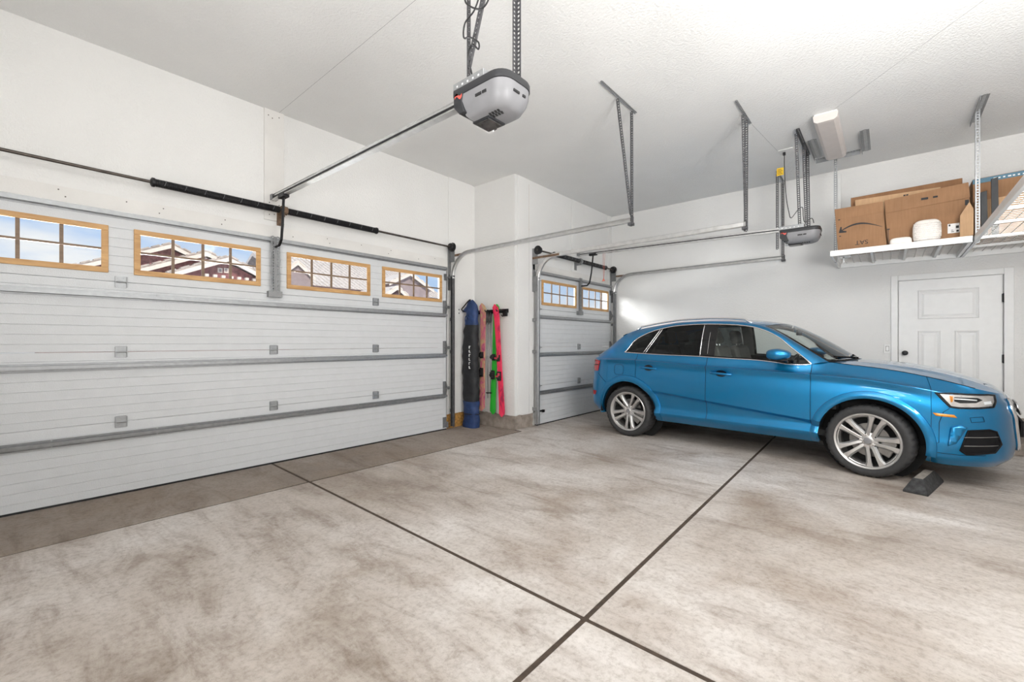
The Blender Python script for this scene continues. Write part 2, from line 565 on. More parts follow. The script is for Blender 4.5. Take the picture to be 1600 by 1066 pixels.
def wallmb(*boxes):
    m = MB()
    for a, b in boxes:
        m.box(a, b)
    return m
struct(build('wall_left', wallmb(((-T, YN - T, 0.0), (0, D1A, H)), ((-T, D1B, 0.2), (0, YP, H)), ((-T, D1A, DH), (0, D1B, H))), 'wall_paint'))
struct(build('wall_pillar', wallmb(((-T, YP, 0.2), (X2, YP + T, H))), 'wall_paint'))
struct(build('wall_small_bay', wallmb(((X2 - T, YP + T, 0.2), (X2, D2A, H)), ((X2 - T, D2B, 0.0), (X2, YR, H)), ((X2 - T, D2A, DH), (X2, D2B, H))), 'wall_paint'))
RD0, RD1, RDZ0, RDZ1 = 5.235, 6.225, 0.14, 2.172
struct(build('wall_right', wallmb(((X2 - T, YR, 0.0), (RD0, YR + T, H)), ((RD1, YR, 0.0), (XB + T, YR + T, H)), ((RD0, YR, RDZ1), (RD1, YR + T, H)), ((RD0, YR, 0), (RD1, YR + T, RDZ0))), 'wall_paint'))
struct(build('wall_back', wallmb(((XB, YN, 0), (XB + T, YR, H))), 'wall_paint'))
struct(build('wall_near', wallmb(((0, YN - T, 0), (XB + T, YN, H))), 'wall_paint'))
ce = build('ceiling', wallmb(((-T, YN - T, H), (XB + T, YR + T, H + 0.12))), 'ceiling_paint')
struct(ce)
# hairline drywall joints in the ceiling
for (x0, y0, x1, y1) in ((0.02, 2.0, 2.55, 2.0), (5.68, 4.74, 4.66, 5.95), (3.93, 5.7, 4.02, 6.7)):
    m = MB().bar((x0, y0, H - 0.0005), (x1, y1, H - 0.0005), 0.002, 0.001)
    build('drywall_joint', m, 'plastic_grey', ce)

# exposed concrete stem wall below the drywall (rough, proud of the wall)
def stem(name, a, b, mat='stem_concrete', jag=0.008):
    bm_ = MB()
    x0, y0, z0 = a; x1, y1, z1 = b
    nx = max(2, int(abs(x1 - x0) / 0.05)); ny = max(2, int(abs(y1 - y0) / 0.05)); nz = 5
    rnd = random.Random(len(name) * 7 + int(z1 * 100))
    # box with jittered faces
    G = {}
    for i in range(nx + 1):
        for j in range(ny + 1):
            for k in range(nz + 1):
                if 0 < i < nx and 0 < j < ny and 0 < k < nz:
                    continue
                G[i, j, k] = len(bm_.v)
                jj = jag if k > 0 else 0
                bm_.v.append((x0 + (x1 - x0) * i / nx + rnd.uniform(-jj, jj), y0 + (y1 - y0) * j / ny + rnd.uniform(-jj, jj), z0 + (z1 - z0) * k / nz + rnd.uniform(-jj, jj)))
    for i in range(nx + 1):
        for j in range(ny + 1):
            for k in range(nz + 1):
                for (di, dj, dk), cond in ((((1, 1, 0)), k in (0, nz)), ((1, 0, 1), j in (0, ny)), ((0, 1, 1), i in (0, nx))):
                    if not cond: continue
                    if (di, dj, dk) == (1, 1, 0): q = [(i, j, k), (i + 1, j, k), (i + 1, j + 1, k), (i, j + 1, k)]
                    elif (di, dj, dk) == (1, 0, 1): q = [(i, j, k), (i + 1, j, k), (i + 1, j, k + 1), (i, j, k + 1)]
                    else: q = [(i, j, k), (i, j + 1, k), (i, j + 1, k + 1), (i, j, k + 1)]
                    if all(p in G for p in q):
                        bm_.f.append(tuple(G[p] for p in q))
    return build(name, bm_, mat, smooth=40)
struct(stem('baseboard_pillar', (0.06, 5.022, 0.0), (0.872, 5.20, 0.212)), 'rough exposed concrete footing below the pillar wall')
struct(stem('baseboard_small_bay', (0.70, 5.19, 0.0), (0.872, 5.47, 0.20)), 'rough concrete footing beside the small garage door')
struct(stem('baseboard_left', (-0.14, 4.44, 0.0), (0.004, 5.03, 0.215), 'osb', 0.004), 'brown exposed sheathing strip at the wall foot beside the ski bag')
struct(stem('baseboard_right', (6.30, 8.03, 0.0), (7.34, 8.10, 0.40), 'stem_concrete', 0.004), 'exposed concrete footing right of the hinged door')

# floor: six concrete slabs with open control joints
fl = build('floor', MB().box((-0.3, YN - T, -0.20), (XB + T, YR + T, -0.005)), 'joint_dirt')
struct(fl)
def slab(poly, mat):
    m = MB().prism([(x, y, -0.13) for x, y in poly], (0, 0, 0.13))
    o = build('slab', m, mat, fl, bev=0.006)
    return o
g = 0.013
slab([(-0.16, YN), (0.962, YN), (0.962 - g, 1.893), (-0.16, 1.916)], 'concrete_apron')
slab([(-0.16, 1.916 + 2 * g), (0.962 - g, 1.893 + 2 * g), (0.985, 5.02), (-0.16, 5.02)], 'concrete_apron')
slab([(0.962 + g, YN), (4.032 - g, YN), (4.027 - g, 1.812), (0.962 + g, 1.893)], 'concrete')
slab([(0.962 + g, 1.893 + 2 * g), (4.027 - g, 1.812 + 2 * g), (3.910 - g, YR), (0.70, YR), (0.70, 5.10), (1.01, 5.04)], 'concrete')
slab([(4.032 + g, YN), (XB, YN), (XB, 1.735), (4.027 + g, 1.812)], 'concrete')
slab([(4.027 + g, 1.812 + 2 * g), (XB, 1.735 + 2 * g), (XB, YR), (3.910 + g, YR)], 'concrete')

# wall boards and seams
def trim(k, mb, mat, label, bev=0.002):
    o = build('trim_%d' % k, mb, mat, bev=bev)
    struct(o, label)
    return o
t1 = trim(1, MB().box((0.0, 1.849, 2.66), (0.018, 2.054, H)), 'drywall_board', 'pale vertical backing board above the middle of the big garage door')
for (y, z) in ((1.89, 3.80), (1.93, 3.78), (2.0, 3.81), (1.90, 2.72), (1.95, 2.73), (2.02, 2.72), (1.90, 2.85), (2.0, 2.84)):
    build('screw', MB().lathe((0.018, y, z), (1, 0, 0), [(0.006, 0), (0.006, 0.002)], 8), 'screw_dark', t1)
t2 = trim(2, MB().box((0.0, 4.47, 0.22), (0.014, 4.975, H)), 'wall_paint', 'pale vertical board between the big garage door and the corner')
t3 = trim(3, MB().box((0.0, D1A - 0.1, 2.475), (0.016, 4.45, 2.60)), 'drywall_board', 'pale header board along the top of the big garage door')
t3b = trim(4, MB().box((0.0, D1A - 0.1, 2.60), (0.010, 1.845, 2.655)).box((0.0, 2.058, 2.60), (0.010, 4.45, 2.655)), 'wall_paint', 'narrow pale filler strip above the header board')
for i, y in enumerate((-0.35, 0.30, 0.34, 0.72, 0.95, 0.98, 1.45, 1.48, 2.15, 2.55, 2.58, 3.0, 3.4, 3.44, 3.9, 4.2)):
    build('screw', MB().lathe((0.016, y, 2.50 + 0.05 * ((i * 3) % 2) + 0.02), (1, 0, 0), [(0.0055, 0), (0.0055, 0.002)], 8), 'screw_dark', t3)
t5 = trim(5, MB().box((X2, 5.10, 0.22), (X2 + 0.012, 5.372, H)).box((X2, 5.384, 0.22), (X2 + 0.012, 5.50, 3.10)), 'wall_paint', 'pale corner board on the pillar face')
trim(6, MB().box((X2 - 0.01, 5.372, 3.08), (X2 + 0.004, 5.384, 3.80)), 'exposed_stud', 'narrow strip of bare wood in the gap high on the pillar', bev=0)
t7 = trim(7, MB().box((X2, 6.61, DH + 0.03), (X2 + 0.012, 7.86, H)), 'wall_paint', 'pale drywall board above the small garage door')
trim(8, MB().box((X2, 7.93, 0.0), (X2 + 0.014, YR, H)), 'wall_paint', 'narrow pale board in the far corner')
t9 = trim(9, MB().box((X2, D2A - 0.05, 2.475), (X2 + 0.016, 7.92, 2.58)), 'drywall_board', 'pale header board above the small garage door')
# timber jambs of the two openings
trim(10, MB().box((-T, D1B - 0.02, 0.0), (0.0, D1B + 0.03, DH + 0.01)), 'drywall_board', 'painted jamb at the right side of the big garage door')
trim(11, MB().box((X2 - T, D2A - 0.03, 0.0), (X2, D2A + 0.02, DH + 0.01)), 'drywall_board', 'painted jamb at the left side of the small garage door')

# hinged door in the far wall
d1 = build('door_1', MB().box((5.249, 8.072, 0.15), (6.210, 8.11, 2.162)), 'white_trim')
struct(d1, 'white three-panel hinged door behind the front of the car')
build('door_light_block', MB().box((RD0 - 0.01, 8.112, 0.13), (RD1 + 0.01, 8.14, RDZ1 + 0.01)), 'white_trim', d1)  # unseen sheet added behind the leaf to stop light leaking round it
def raised_panel(x0, x1, z0, z1):
    # sloping moulding around a raised field
    m = MB()
    f = 8.072
    rings = [(0.0, f - 0.001), (0.008, f - 0.010), (0.016, f - 0.008), (0.030, f - 0.0005), (0.036, f - 0.0005), (0.060, f - 0.009), (0.064, f - 0.009)]
    R = []
    for ins, y in rings:
        R.append([(x0 + ins, y, z0 + ins), (x1 - ins, y, z0 + ins), (x1 - ins, y, z1 - ins), (x0 + ins, y, z1 - ins)])
    vs_ = [p for r in R for p in r]
    fs_ = []
    for i in range(len(R) - 1):
        for j in range(4):
            fs_.append((i * 4 + j, i * 4 + (j + 1) % 4, (i + 1) * 4 + (j + 1) % 4, (i + 1) * 4 + j))
    fs_.append(tuple((len(R) - 1) * 4 + j for j in range(4)))
    m.add(vs_, fs_)
    return m
for (x0, x1, z0, z1) in ((5.442, 6.013, 1.635, 2.022), (5.442, 5.662, 0.40, 1.478), (5.793, 6.013, 0.40, 1.478)):
    build('panel', raised_panel(x0, x1, z0, z1), 'white_trim', d1)
kn = build('knob', MB().lathe((5.312, 8.072, 1.178), (0, -1, 0), [(0.032, 0), (0.032, 0.006), (0.014, 0.010), (0.012, 0.03), (0.026, 0.04), (0.033, 0.055), (0.028, 0.07), (0.012, 0.076)], 20), 'black_steel', d1, smooth=40)
kn['label'] = 'dark oval door knob'
for z in (1.875, 1.12, 0.35):
    h = build('hinge', MB().box((6.206, 8.052, z - 0.05), (6.228, 8.078, z + 0.05)).lathe((6.218, 8.052, z - 0.055), (0, 0, 1), [(0.007, 0), (0.007, 0.11)], 8), 'black_steel', d1)
fr = MB()
fr.box((5.168, 8.045, 0.10), (5.238, 8.075, 2.245)).box((6.222, 8.045, 0.10), (6.305, 8.075, 2.245)).box((5.238, 8.045, 2.168), (6.222, 8.075, 2.245))
trim(12, fr, 'white_trim', 'white casing around the hinged door', bev=0.004)
st = build('trim_13', MB().box((5.0, 7.72, 0.0), (6.45, 8.02, 0.14)), 'stem_concrete', bev=0.008)
struct(st, 'low concrete step below the hinged door')
# light switch beside it
sw = empty('light_switch', (5.139, 8.07, 1.234))
tag(sw, 'small white light switch left of the hinged door', 'switch')
build('wall_plate', MB().box((5.092, 8.052, 1.172), (5.166, 8.070, 1.298)), 'white_trim', sw, bev=0.003)
build('rocker_gap', MB().box((5.110, 8.0505, 1.200), (5.148, 8.053, 1.270)), 'screw_dark', sw)
build('rocker', MB().box((5.114, 8.046, 1.204), (5.144, 8.054, 1.266)), 'label_white', sw, bev=0.003)
# two small holes/cover plate by the big door
op = empty('wall_anchor_plate', (0.014, 4.681, 1.78))
tag(op, 'two small grey anchor bolts on the wall beside the big door track', 'bolts')
for z in (1.78, 1.835):
    build('bolt', MB().lathe((0.014, 4.681, z), (1, 0, 0), [(0.012, 0), (0.012, 0.006)], 8), 'galvanized_dull', op)

# ============================================================ GARAGE DOORS
def lerp(a, b, t): return a + (b - a) * t
def section_profile(z0, z1, xf, grooves):
    """inner face profile (x, z) from bottom to top with V grooves"""
    p = [(xf - 0.045, z0), (xf - 0.004, z0), (xf, z0 + 0.004)]
    for zg in grooves:
        if z0 + 0.02 < zg < z1 - 0.02:
            p += [(xf, zg - 0.004), (xf - 0.0045, zg), (xf, zg + 0.004)]
    p += [(xf, z1 - 0.004), (xf - 0.004, z1), (xf - 0.045, z1)]
    return p
def extr(m, prof, ya, yb):
    m.prism([(x, ya, z) for x, z in prof], (0, yb - ya, 0))
hinge_cache = {}
def hinge_mesh():
    m = MB()
    m.box((0, -0.036, -0.052), (0.004, 0.036, -0.004)).box((0, -0.036, 0.004), (0.004, 0.036, 0.052))
    for s in (-1, 1):
        m.box((0.0, s * 0.036, -0.046), (0.022, s * 0.040, 0.046))
    m.lathe((0.013, -0.042, 0), (0, 1, 0), [(0.007, 0), (0.007, 0.084)], 8)
    for (y, z) in ((-0.02, -0.035), (0.02, -0.035), (-0.02, 0.035), (0.02, 0.035)):
        m.lathe((0.004, y, z), (1, 0, 0), [(0.006, 0), (0.006, 0.004)], 6)
    return m
def end_hinge_mesh(s):
    m = MB()
    m.prism([(0.0, 0, -0.10), (0.012, 0, -0.10), (0.045, 0, -0.02), (0.045, 0, 0.02), (0.012, 0, 0.10), (0.0, 0, 0.10)], (0, 0.004, 0))
    m.prism([(0.0, -s * 0.05, -0.10), (0.0, -s * 0.05, 0.10), (0.0, 0, 0.10), (0.0, 0, -0.10)], (0.003, 0, 0))
    m.lathe((0.042, -s * 0.05, 0), (0, s, 0), [(0.006, 0), (0.006, 0.07), (0.022, 0.072), (0.024, 0.085), (0.018, 0.095)], 12)
    return m
def garage_door(name, label, ya, yb, xw, windows, hinge_ys, center_y, group=None):
    xf = xw + 0.040
    joints = [0.012, 0.632, 1.243, 1.853, 2.462]
    root = empty(name, (xw, (ya + yb) / 2, 0.0))
    tag(root, label, 'garage door', group)
    O = Vector(root.location)
    wz0, wz1 = 1.925, 2.332
    for k in range(4):
        z0, z1 = joints[k] + 0.0015, joints[k + 1] - 0.0015
        gv = [joints[k] + 0.066 + 0.0785 * i for i in range(8)]
        m = MB()
        if k < 3:
            extr(m, section_profile(z0, z1, xf, gv), ya, yb)
        else:
            ha, hb = wz0 + 0.012, wz1 - 0.012
            extr(m, section_profile(z0, ha, xf, gv), ya, yb)
            extr(m, section_profile(hb, z1, xf, []), ya, yb)
            y = ya
            for (wa, wb) in windows + [(yb, yb)]:
                if wa + 0.012 > y + 0.002:
                    extr(m, section_profile(ha, hb, xf, gv), y, (wa + 0.010) if wa < yb else yb)
                y = wb - 0.010
        build('panel', m, 'door_steel', root)
        # plain end stiles
        for (e0, e1) in ((ya, ya + 0.055), (yb - 0.055, yb)):
            if k < 3:
                build('end_stile', MB().box((xf, e0, z0 + 0.004), (xf + 0.002, e1, z1 - 0.004)), 'door_steel', root)
    # wooden window frames with muntins and eight panes
    pane_src = None
    for (wa, wb) in windows:
        fw_ = 0.046
        m = MB()
        x0, x1 = xf - 0.003, xf + 0.013
        m.box((x0, wa, wz1 - fw_), (x1, wb, wz1)).box((x0, wa, wz0), (x1, wb, wz0 + fw_))
        m.box((x0, wa, wz0 + fw_), (x1, wa + fw_, wz1 - fw_)).box((x0, wb - fw_, wz0 + fw_), (x1, wb, wz1 - fw_))
        w = build('window_frame', m, 'pine_trim', root, bev=0.004)
        ia, ib, ja, jb = wa + fw_, wb - fw_, wz0 + fw_, wz1 - fw_
        zm = (ja + jb) / 2
        build('muntin', MB().box((xf - 0.008, ia, zm - 0.009), (xf + 0.004, ib, zm + 0.009)), 'muntin_wood_shaded', w)
        for i in range(1, 4):
            y = lerp(ia, ib, i / 4)
            build('muntin', MB().box((xf - 0.007, y - 0.012, ja), (xf + 0.003, y + 0.012, jb)), 'muntin_wood_shaded', w)
        for i in range(4):
            for j in range(2):
                pa, pb = lerp(ia, ib, i / 4), lerp(ia, ib, (i + 1) / 4)
                za, zb = (ja, zm) if j == 0 else (zm, jb)
                build('pane', MB().box((xf - 0.003, pa, za), (xf - 0.0005, pb, zb)), 'window_glass', w)
    # horizontal struts (hat channel) on the inner face
    for z, y0 in ((0.513, ya), (1.124, ya), (1.730, ya), (2.436, ya)):
        prof = [(xf + 0.002, z - 0.032), (xf + 0.002, z - 0.016), (xf + 0.045, z - 0.013), (xf + 0.045, z + 0.013), (xf + 0.002, z + 0.016), (xf + 0.002, z + 0.032)]
        m = MB()
        m.grid([[(x, ya + 0.015, zz) for x, zz in prof], [(x, yb - 0.015, zz) for x, zz in prof]])
        s = build('strut', m, 'galvanized' if z > 0.6 else 'galvanized_dull', root, solid=0.0025)
        n_ = int((yb - ya) / 0.62)
        for i in range(n_ + 1):
            y = ya + 0.12 + (yb - ya - 0.24) * i / n_
            for dz in (-0.024, 0.024):
                build('bolt', MB().lathe((xf + 0.003, y, z + dz), (1, 0, 0), [(0.007, 0), (0.007, 0.006)], 6), 'galvanized', s)
    # hinges
    hm = None
    for z in joints[1:4]:
        for y in hinge_ys:
            if z > 1.8 and abs(y - center_y) < 0.05:
                continue
            h = build('hinge', MB().add([(p[0] + xf, p[1] + y, p[2] + z) for p in hinge_mesh().v], hinge_mesh().f), 'galvanized', root)
        for s, y in ((-1, ya + 0.02), (1, yb - 0.02)):
            e = end_hinge_mesh(s)
            build('roller_hinge', MB().add([(p[0] + xf + 0.002, p[1] + y, p[2] + z) for p in e.v], e.f), 'galvanized_dull', root)
    for s, y in ((-1, ya + 0.02), (1, yb - 0.02)):
        build('top_roller_bracket', MB().box((xf, y - 0.03, 2.30), (xf + 0.05, y + 0.03, 2.306)).box((xf, y - 0.03, 2.26), (xf + 0.003, y + 0.03, 2.36)).lathe((xf + 0.04, y, 2.315), (0, s, 0), [(0.006, 0), (0.006, 0.05), (0.022, 0.052), (0.022, 0.066)], 12), 'galvanized_dull', root)
        build('bottom_bracket', MB().box((xf, y - 0.05, 0.03), (xf + 0.003, y + 0.02, 0.19)).box((xf, y + s * 0.016, 0.03), (xf + 0.05, y + s * 0.02, 0.12)), 'galvanized_dull', root)
    # perforated operator bracket in the middle of the top section
    m = MB()
    perf_strip(m, (xf + 0.050, center_y - 0.048, 1.83), (xf + 0.050, center_y - 0.048, 2.47), (0, 1, 0), 0.045, 0.03)
    perf_strip(m, (xf + 0.050, center_y + 0.003, 1.83), (xf + 0.050, center_y + 0.003, 2.47), (0, 1, 0), 0.045, 0.03)
    m.box((xf + 0.004, center_y - 0.003, 1.83), (xf + 0.054, center_y + 0.003, 2.47))
    m.box((xf + 0.0, center_y - 0.07, 1.815), (xf + 0.056, center_y + 0.07, 1.88))
    build('operator_bracket', m, 'galvanized_dull', root)
    # bottom rubber seal
    build('bottom_seal', MB().box((xf - 0.043, ya, 0.0), (xf + 0.004, yb, 0.014)), 'rubber_black', root)
    return root
WIN1 = [(-0.440, 0.598), (0.765, 1.803), (2.070, 3.108), (3.284, 4.310)]
WIN2 = [(5.658, 6.692), (6.862, 7.875)]
gd1 = garage_door('garage_door', 'wide white sectional garage door with four wood-framed windows', D1A + 0.02, D1B - 0.02, 0.0, WIN1, (0.68, 1.932, 3.185), 1.935)
gd2 = garage_door('garage_door', 'narrow white sectional garage door with two wood-framed windows, behind the car', D2A + 0.02, D2B - 0.02, X2, WIN2, (6.77,), 6.775)
# lock bolt at the left foot of the small door
lk = build('slide_lock', MB().box((X2 + 0.042, 5.56, 0.21), (X2 + 0.056, 5.68, 0.235)).lathe((X2 + 0.052, 5.52, 0.222), (0, 1, 0), [(0.009, 0), (0.009, 0.20)], 8).box((X2 + 0.05, 5.66, 0.20), (X2 + 0.085, 5.69, 0.24)), 'black_steel', gd2)

# ============================================================ DOOR TRACKS
def door_track(label, y, xw, x_end, s, hanger, group='garage door tracks', zend=2.66, vmat='galvanized'):
    """s=+1: opening faces -y (right-hand track)"""
    root = empty('door_track', (xw + 0.1, y, 0))
    tag(root, label, 'door track', group)
    xv = xw + 0.105
    R_ = 0.36
    zc = 2.655 - R_
    path = [(xv, y, 0.04 + (zc - 0.04) * i / 6) for i in range(7)]
    for i in range(1, 13):
        a = PI / 2 * i / 12
        path.append((xv + R_ - R_ * math.cos(a), y, zc + R_ * math.sin(a)))
    for i in range(1, 9):
        t = i / 8
        path.append((lerp(xv + R_, x_end, t), y, lerp(2.655, zend, t)))
    prof = [(0.022, -0.024 * s), (0.027, -0.018 * s), (0.027, 0.014 * s), (0.020, 0.019 * s), (-0.020, 0.019 * s), (-0.027, 0.014 * s), (-0.027, -0.018 * s), (-0.022, -0.024 * s)]
    build('vertical_rail', MB().sweep(path[:8], prof, (0, 1, 0)), vmat, root, solid=0.003)
    build('rail', MB().sweep(path[6:], prof, (0, 1, 0)), 'track_steel', root, solid=0.003)
    # jamb brackets
    for z in (0.25, 1.15, 1.65):
        build('jamb_bracket', MB().box((xw, y + s * 0.02, z), (xv, y + s * 0.023, z + 0.05)).box((xw, y + s * 0.02, z), (xw + 0.003, y + s * 0.06, z + 0.05)), 'galvanized_dull', root)
    # flag bracket with rusty arm
    m = MB().box((xw + 0.012, y - 0.02, 2.12), (xw + 0.016, y + 0.045, 2.80)).box((xw + 0.012, y + s * 0.02, 2.12), (xv + 0.01, y + s * 0.024, 2.36)).box((xw + 0.012, y + s * 0.02, 2.55), (xw + 0.12, y + s * 0.024, 2.80))
    build('flag_bracket', m, 'galvanized_dull', root)
    build('arm', MB().box((xw + 0.02, y + s * 0.024, 2.630), (xv + R_ + 0.06, y + s * 0.027, 2.665)), 'rusty_steel', root)
    # perforated hangers to the ceiling
    hx, cy0, cy1, legs = hanger
    m = MB()
    perf_strip(m, (hx, cy0, H - 0.004), (hx, cy1, H - 0.004), (1, 0, 0), 0.022)
    m.box((hx - 0.002, cy0, H - 0.020), (hx + 0.002, cy1, H - 0.002))
    build('ceiling_angle', m, 'galvanized', root)
    for (ya_, yb_, za, zb) in legs:
        m = MB()
        sx = (1, 0, 0)
        perf_angle(m, (hx - 0.012, ya_, za), (hx - 0.012, yb_, zb), sx, (0, 1 if yb_ >= ya_ else -1, 0), 0.034)
        build('hanger_angle', m, 'angle_steel', root)
    # end bolt and clip
    build('end_clip', MB().box((x_end - 0.04, y - 0.03, 2.60), (x_end + 0.012, y + 0.03, 2.63)).box((x_end - 0.002, y - 0.03, 2.60), (x_end + 0.002, y + 0.03, 2.70)), 'angle_steel', root)
    return root
door_track('curved steel track at the right side of the wide garage door, on two ceiling hangers', 4.475, 0.0, 3.02, 1,
           (3.01, 3.794, 4.568, [(4.14, 4.45, H - 0.03, 2.72), (4.47, 4.475, H - 0.03, 2.60)]), vmat='angle_steel')
door_track('curved steel track at the left side of the narrow garage door, beside the pillar', 5.475, X2, 3.92, -1,
           (3.915, 5.02, 5.66, [(5.33, 5.46, H - 0.03, 2.70), (5.49, 5.475, H - 0.03, 2.58)]))
door_track('curved steel track against the far wall at the right side of the narrow garage door', 8.025, X2, 3.90, 1,
           (3.875, 7.48, 8.05, [(7.55, 7.56, H - 0.03, 2.72), (8.02, 8.02, H - 0.03, 2.60)]), vmat='galvanized_dull')

# ============================================================ TORSION SPRING SHAFTS
def spring(m, y0, y1, x, z, r):
    n = int((y1 - y0) / 0.011)
    prof = []
    for i in range(n):
        h = (y1 - y0) * i / n
        prof += [(r * 0.86, h), (r, h + 0.0028), (r, h + 0.0072), (r * 0.86, h + 0.0098)]
    m.lathe((x, y0, z), (0, 1, 0), prof, 14)
def shaft(label, xw, y0, y1, springs, cy, door):
    x, z = xw + 0.12, 2.765
    root = empty('torsion_shaft', (x, (y0 + y1) / 2, z))
    tag(root, label, 'torsion spring')
    build('shaft', MB().tube([(x, y0, z), (x, y1, z)], 0.0135, 12), 'shaft_steel', root, smooth=40)
    for i, (a, b) in enumerate(springs):
        m = MB(); spring(m, a, b, x, z, 0.036)
        s = build('spring', m, 'black_steel', root, smooth=30)
        # broken paint line running round the spring
        for j in range(7):
            yy = lerp(a, b, (j + 0.5) / 7)
            pts = [(x + 0.037 * math.cos(q), yy + 0.012 * (q + 0.6), z + 0.037 * math.sin(q)) for q in (-0.6, -0.2, 0.2, 0.6, 1.0)]
            build('paint_mark', MB().tube(pts, 0.0018, 5), 'plastic_grey', s)
        e = a if abs(a - cy) > abs(b - cy) else b
        build('winding_cone', MB().lathe((x, e - 0.02, z), (0, 1, 0), [(0.02, 0), (0.03, 0.005), (0.042, 0.012), (0.042, 0.03), (0.028, 0.04)], 12), 'black_steel', root, smooth=40)
    build('center_bracket', MB().box((xw + 0.018, cy - 0.035, z - 0.15), (xw + 0.024, cy + 0.035, z + 0.06)).box((xw + 0.018, cy - 0.004, z - 0.07), (x + 0.02, cy + 0.004, z + 0.05)).lathe((x, cy - 0.03, z), (0, 1, 0), [(0.046, 0), (0.046, 0.06)], 14), 'rusty_steel' if xw < 0.1 else 'galvanized_dull', root)
    for y, s in ((y1 - 0.03, 1), (y0 + 0.03, -1)):
        build('cable_drum', MB().lathe((x, y - s * 0.045, z), (0, s, 0), [(0.03, 0), (0.05, 0.004), (0.056, 0.012), (0.052, 0.016), (0.054, 0.05), (0.07, 0.056), (0.07, 0.066), (0.03, 0.07)], 22), 'black_steel', root, smooth=35)
        build('lift_cable', MB().tube([(x - 0.045, y, z - 0.02), (xw + 0.065, y + s * 0.012, 0.12)], 0.0022, 5), 'shaft_steel', door)
    return root
shaft('long torsion shaft with two black springs above the wide garage door', 0.0, -0.62, 4.47, [(0.885, 1.965), (2.055, 3.150)], 2.01, gd1)
shaft('short torsion shaft with black spring above the narrow garage door', X2, 5.44, 7.955, [(5.90, 6.66), (6.75, 7.62)], 6.705, gd2)
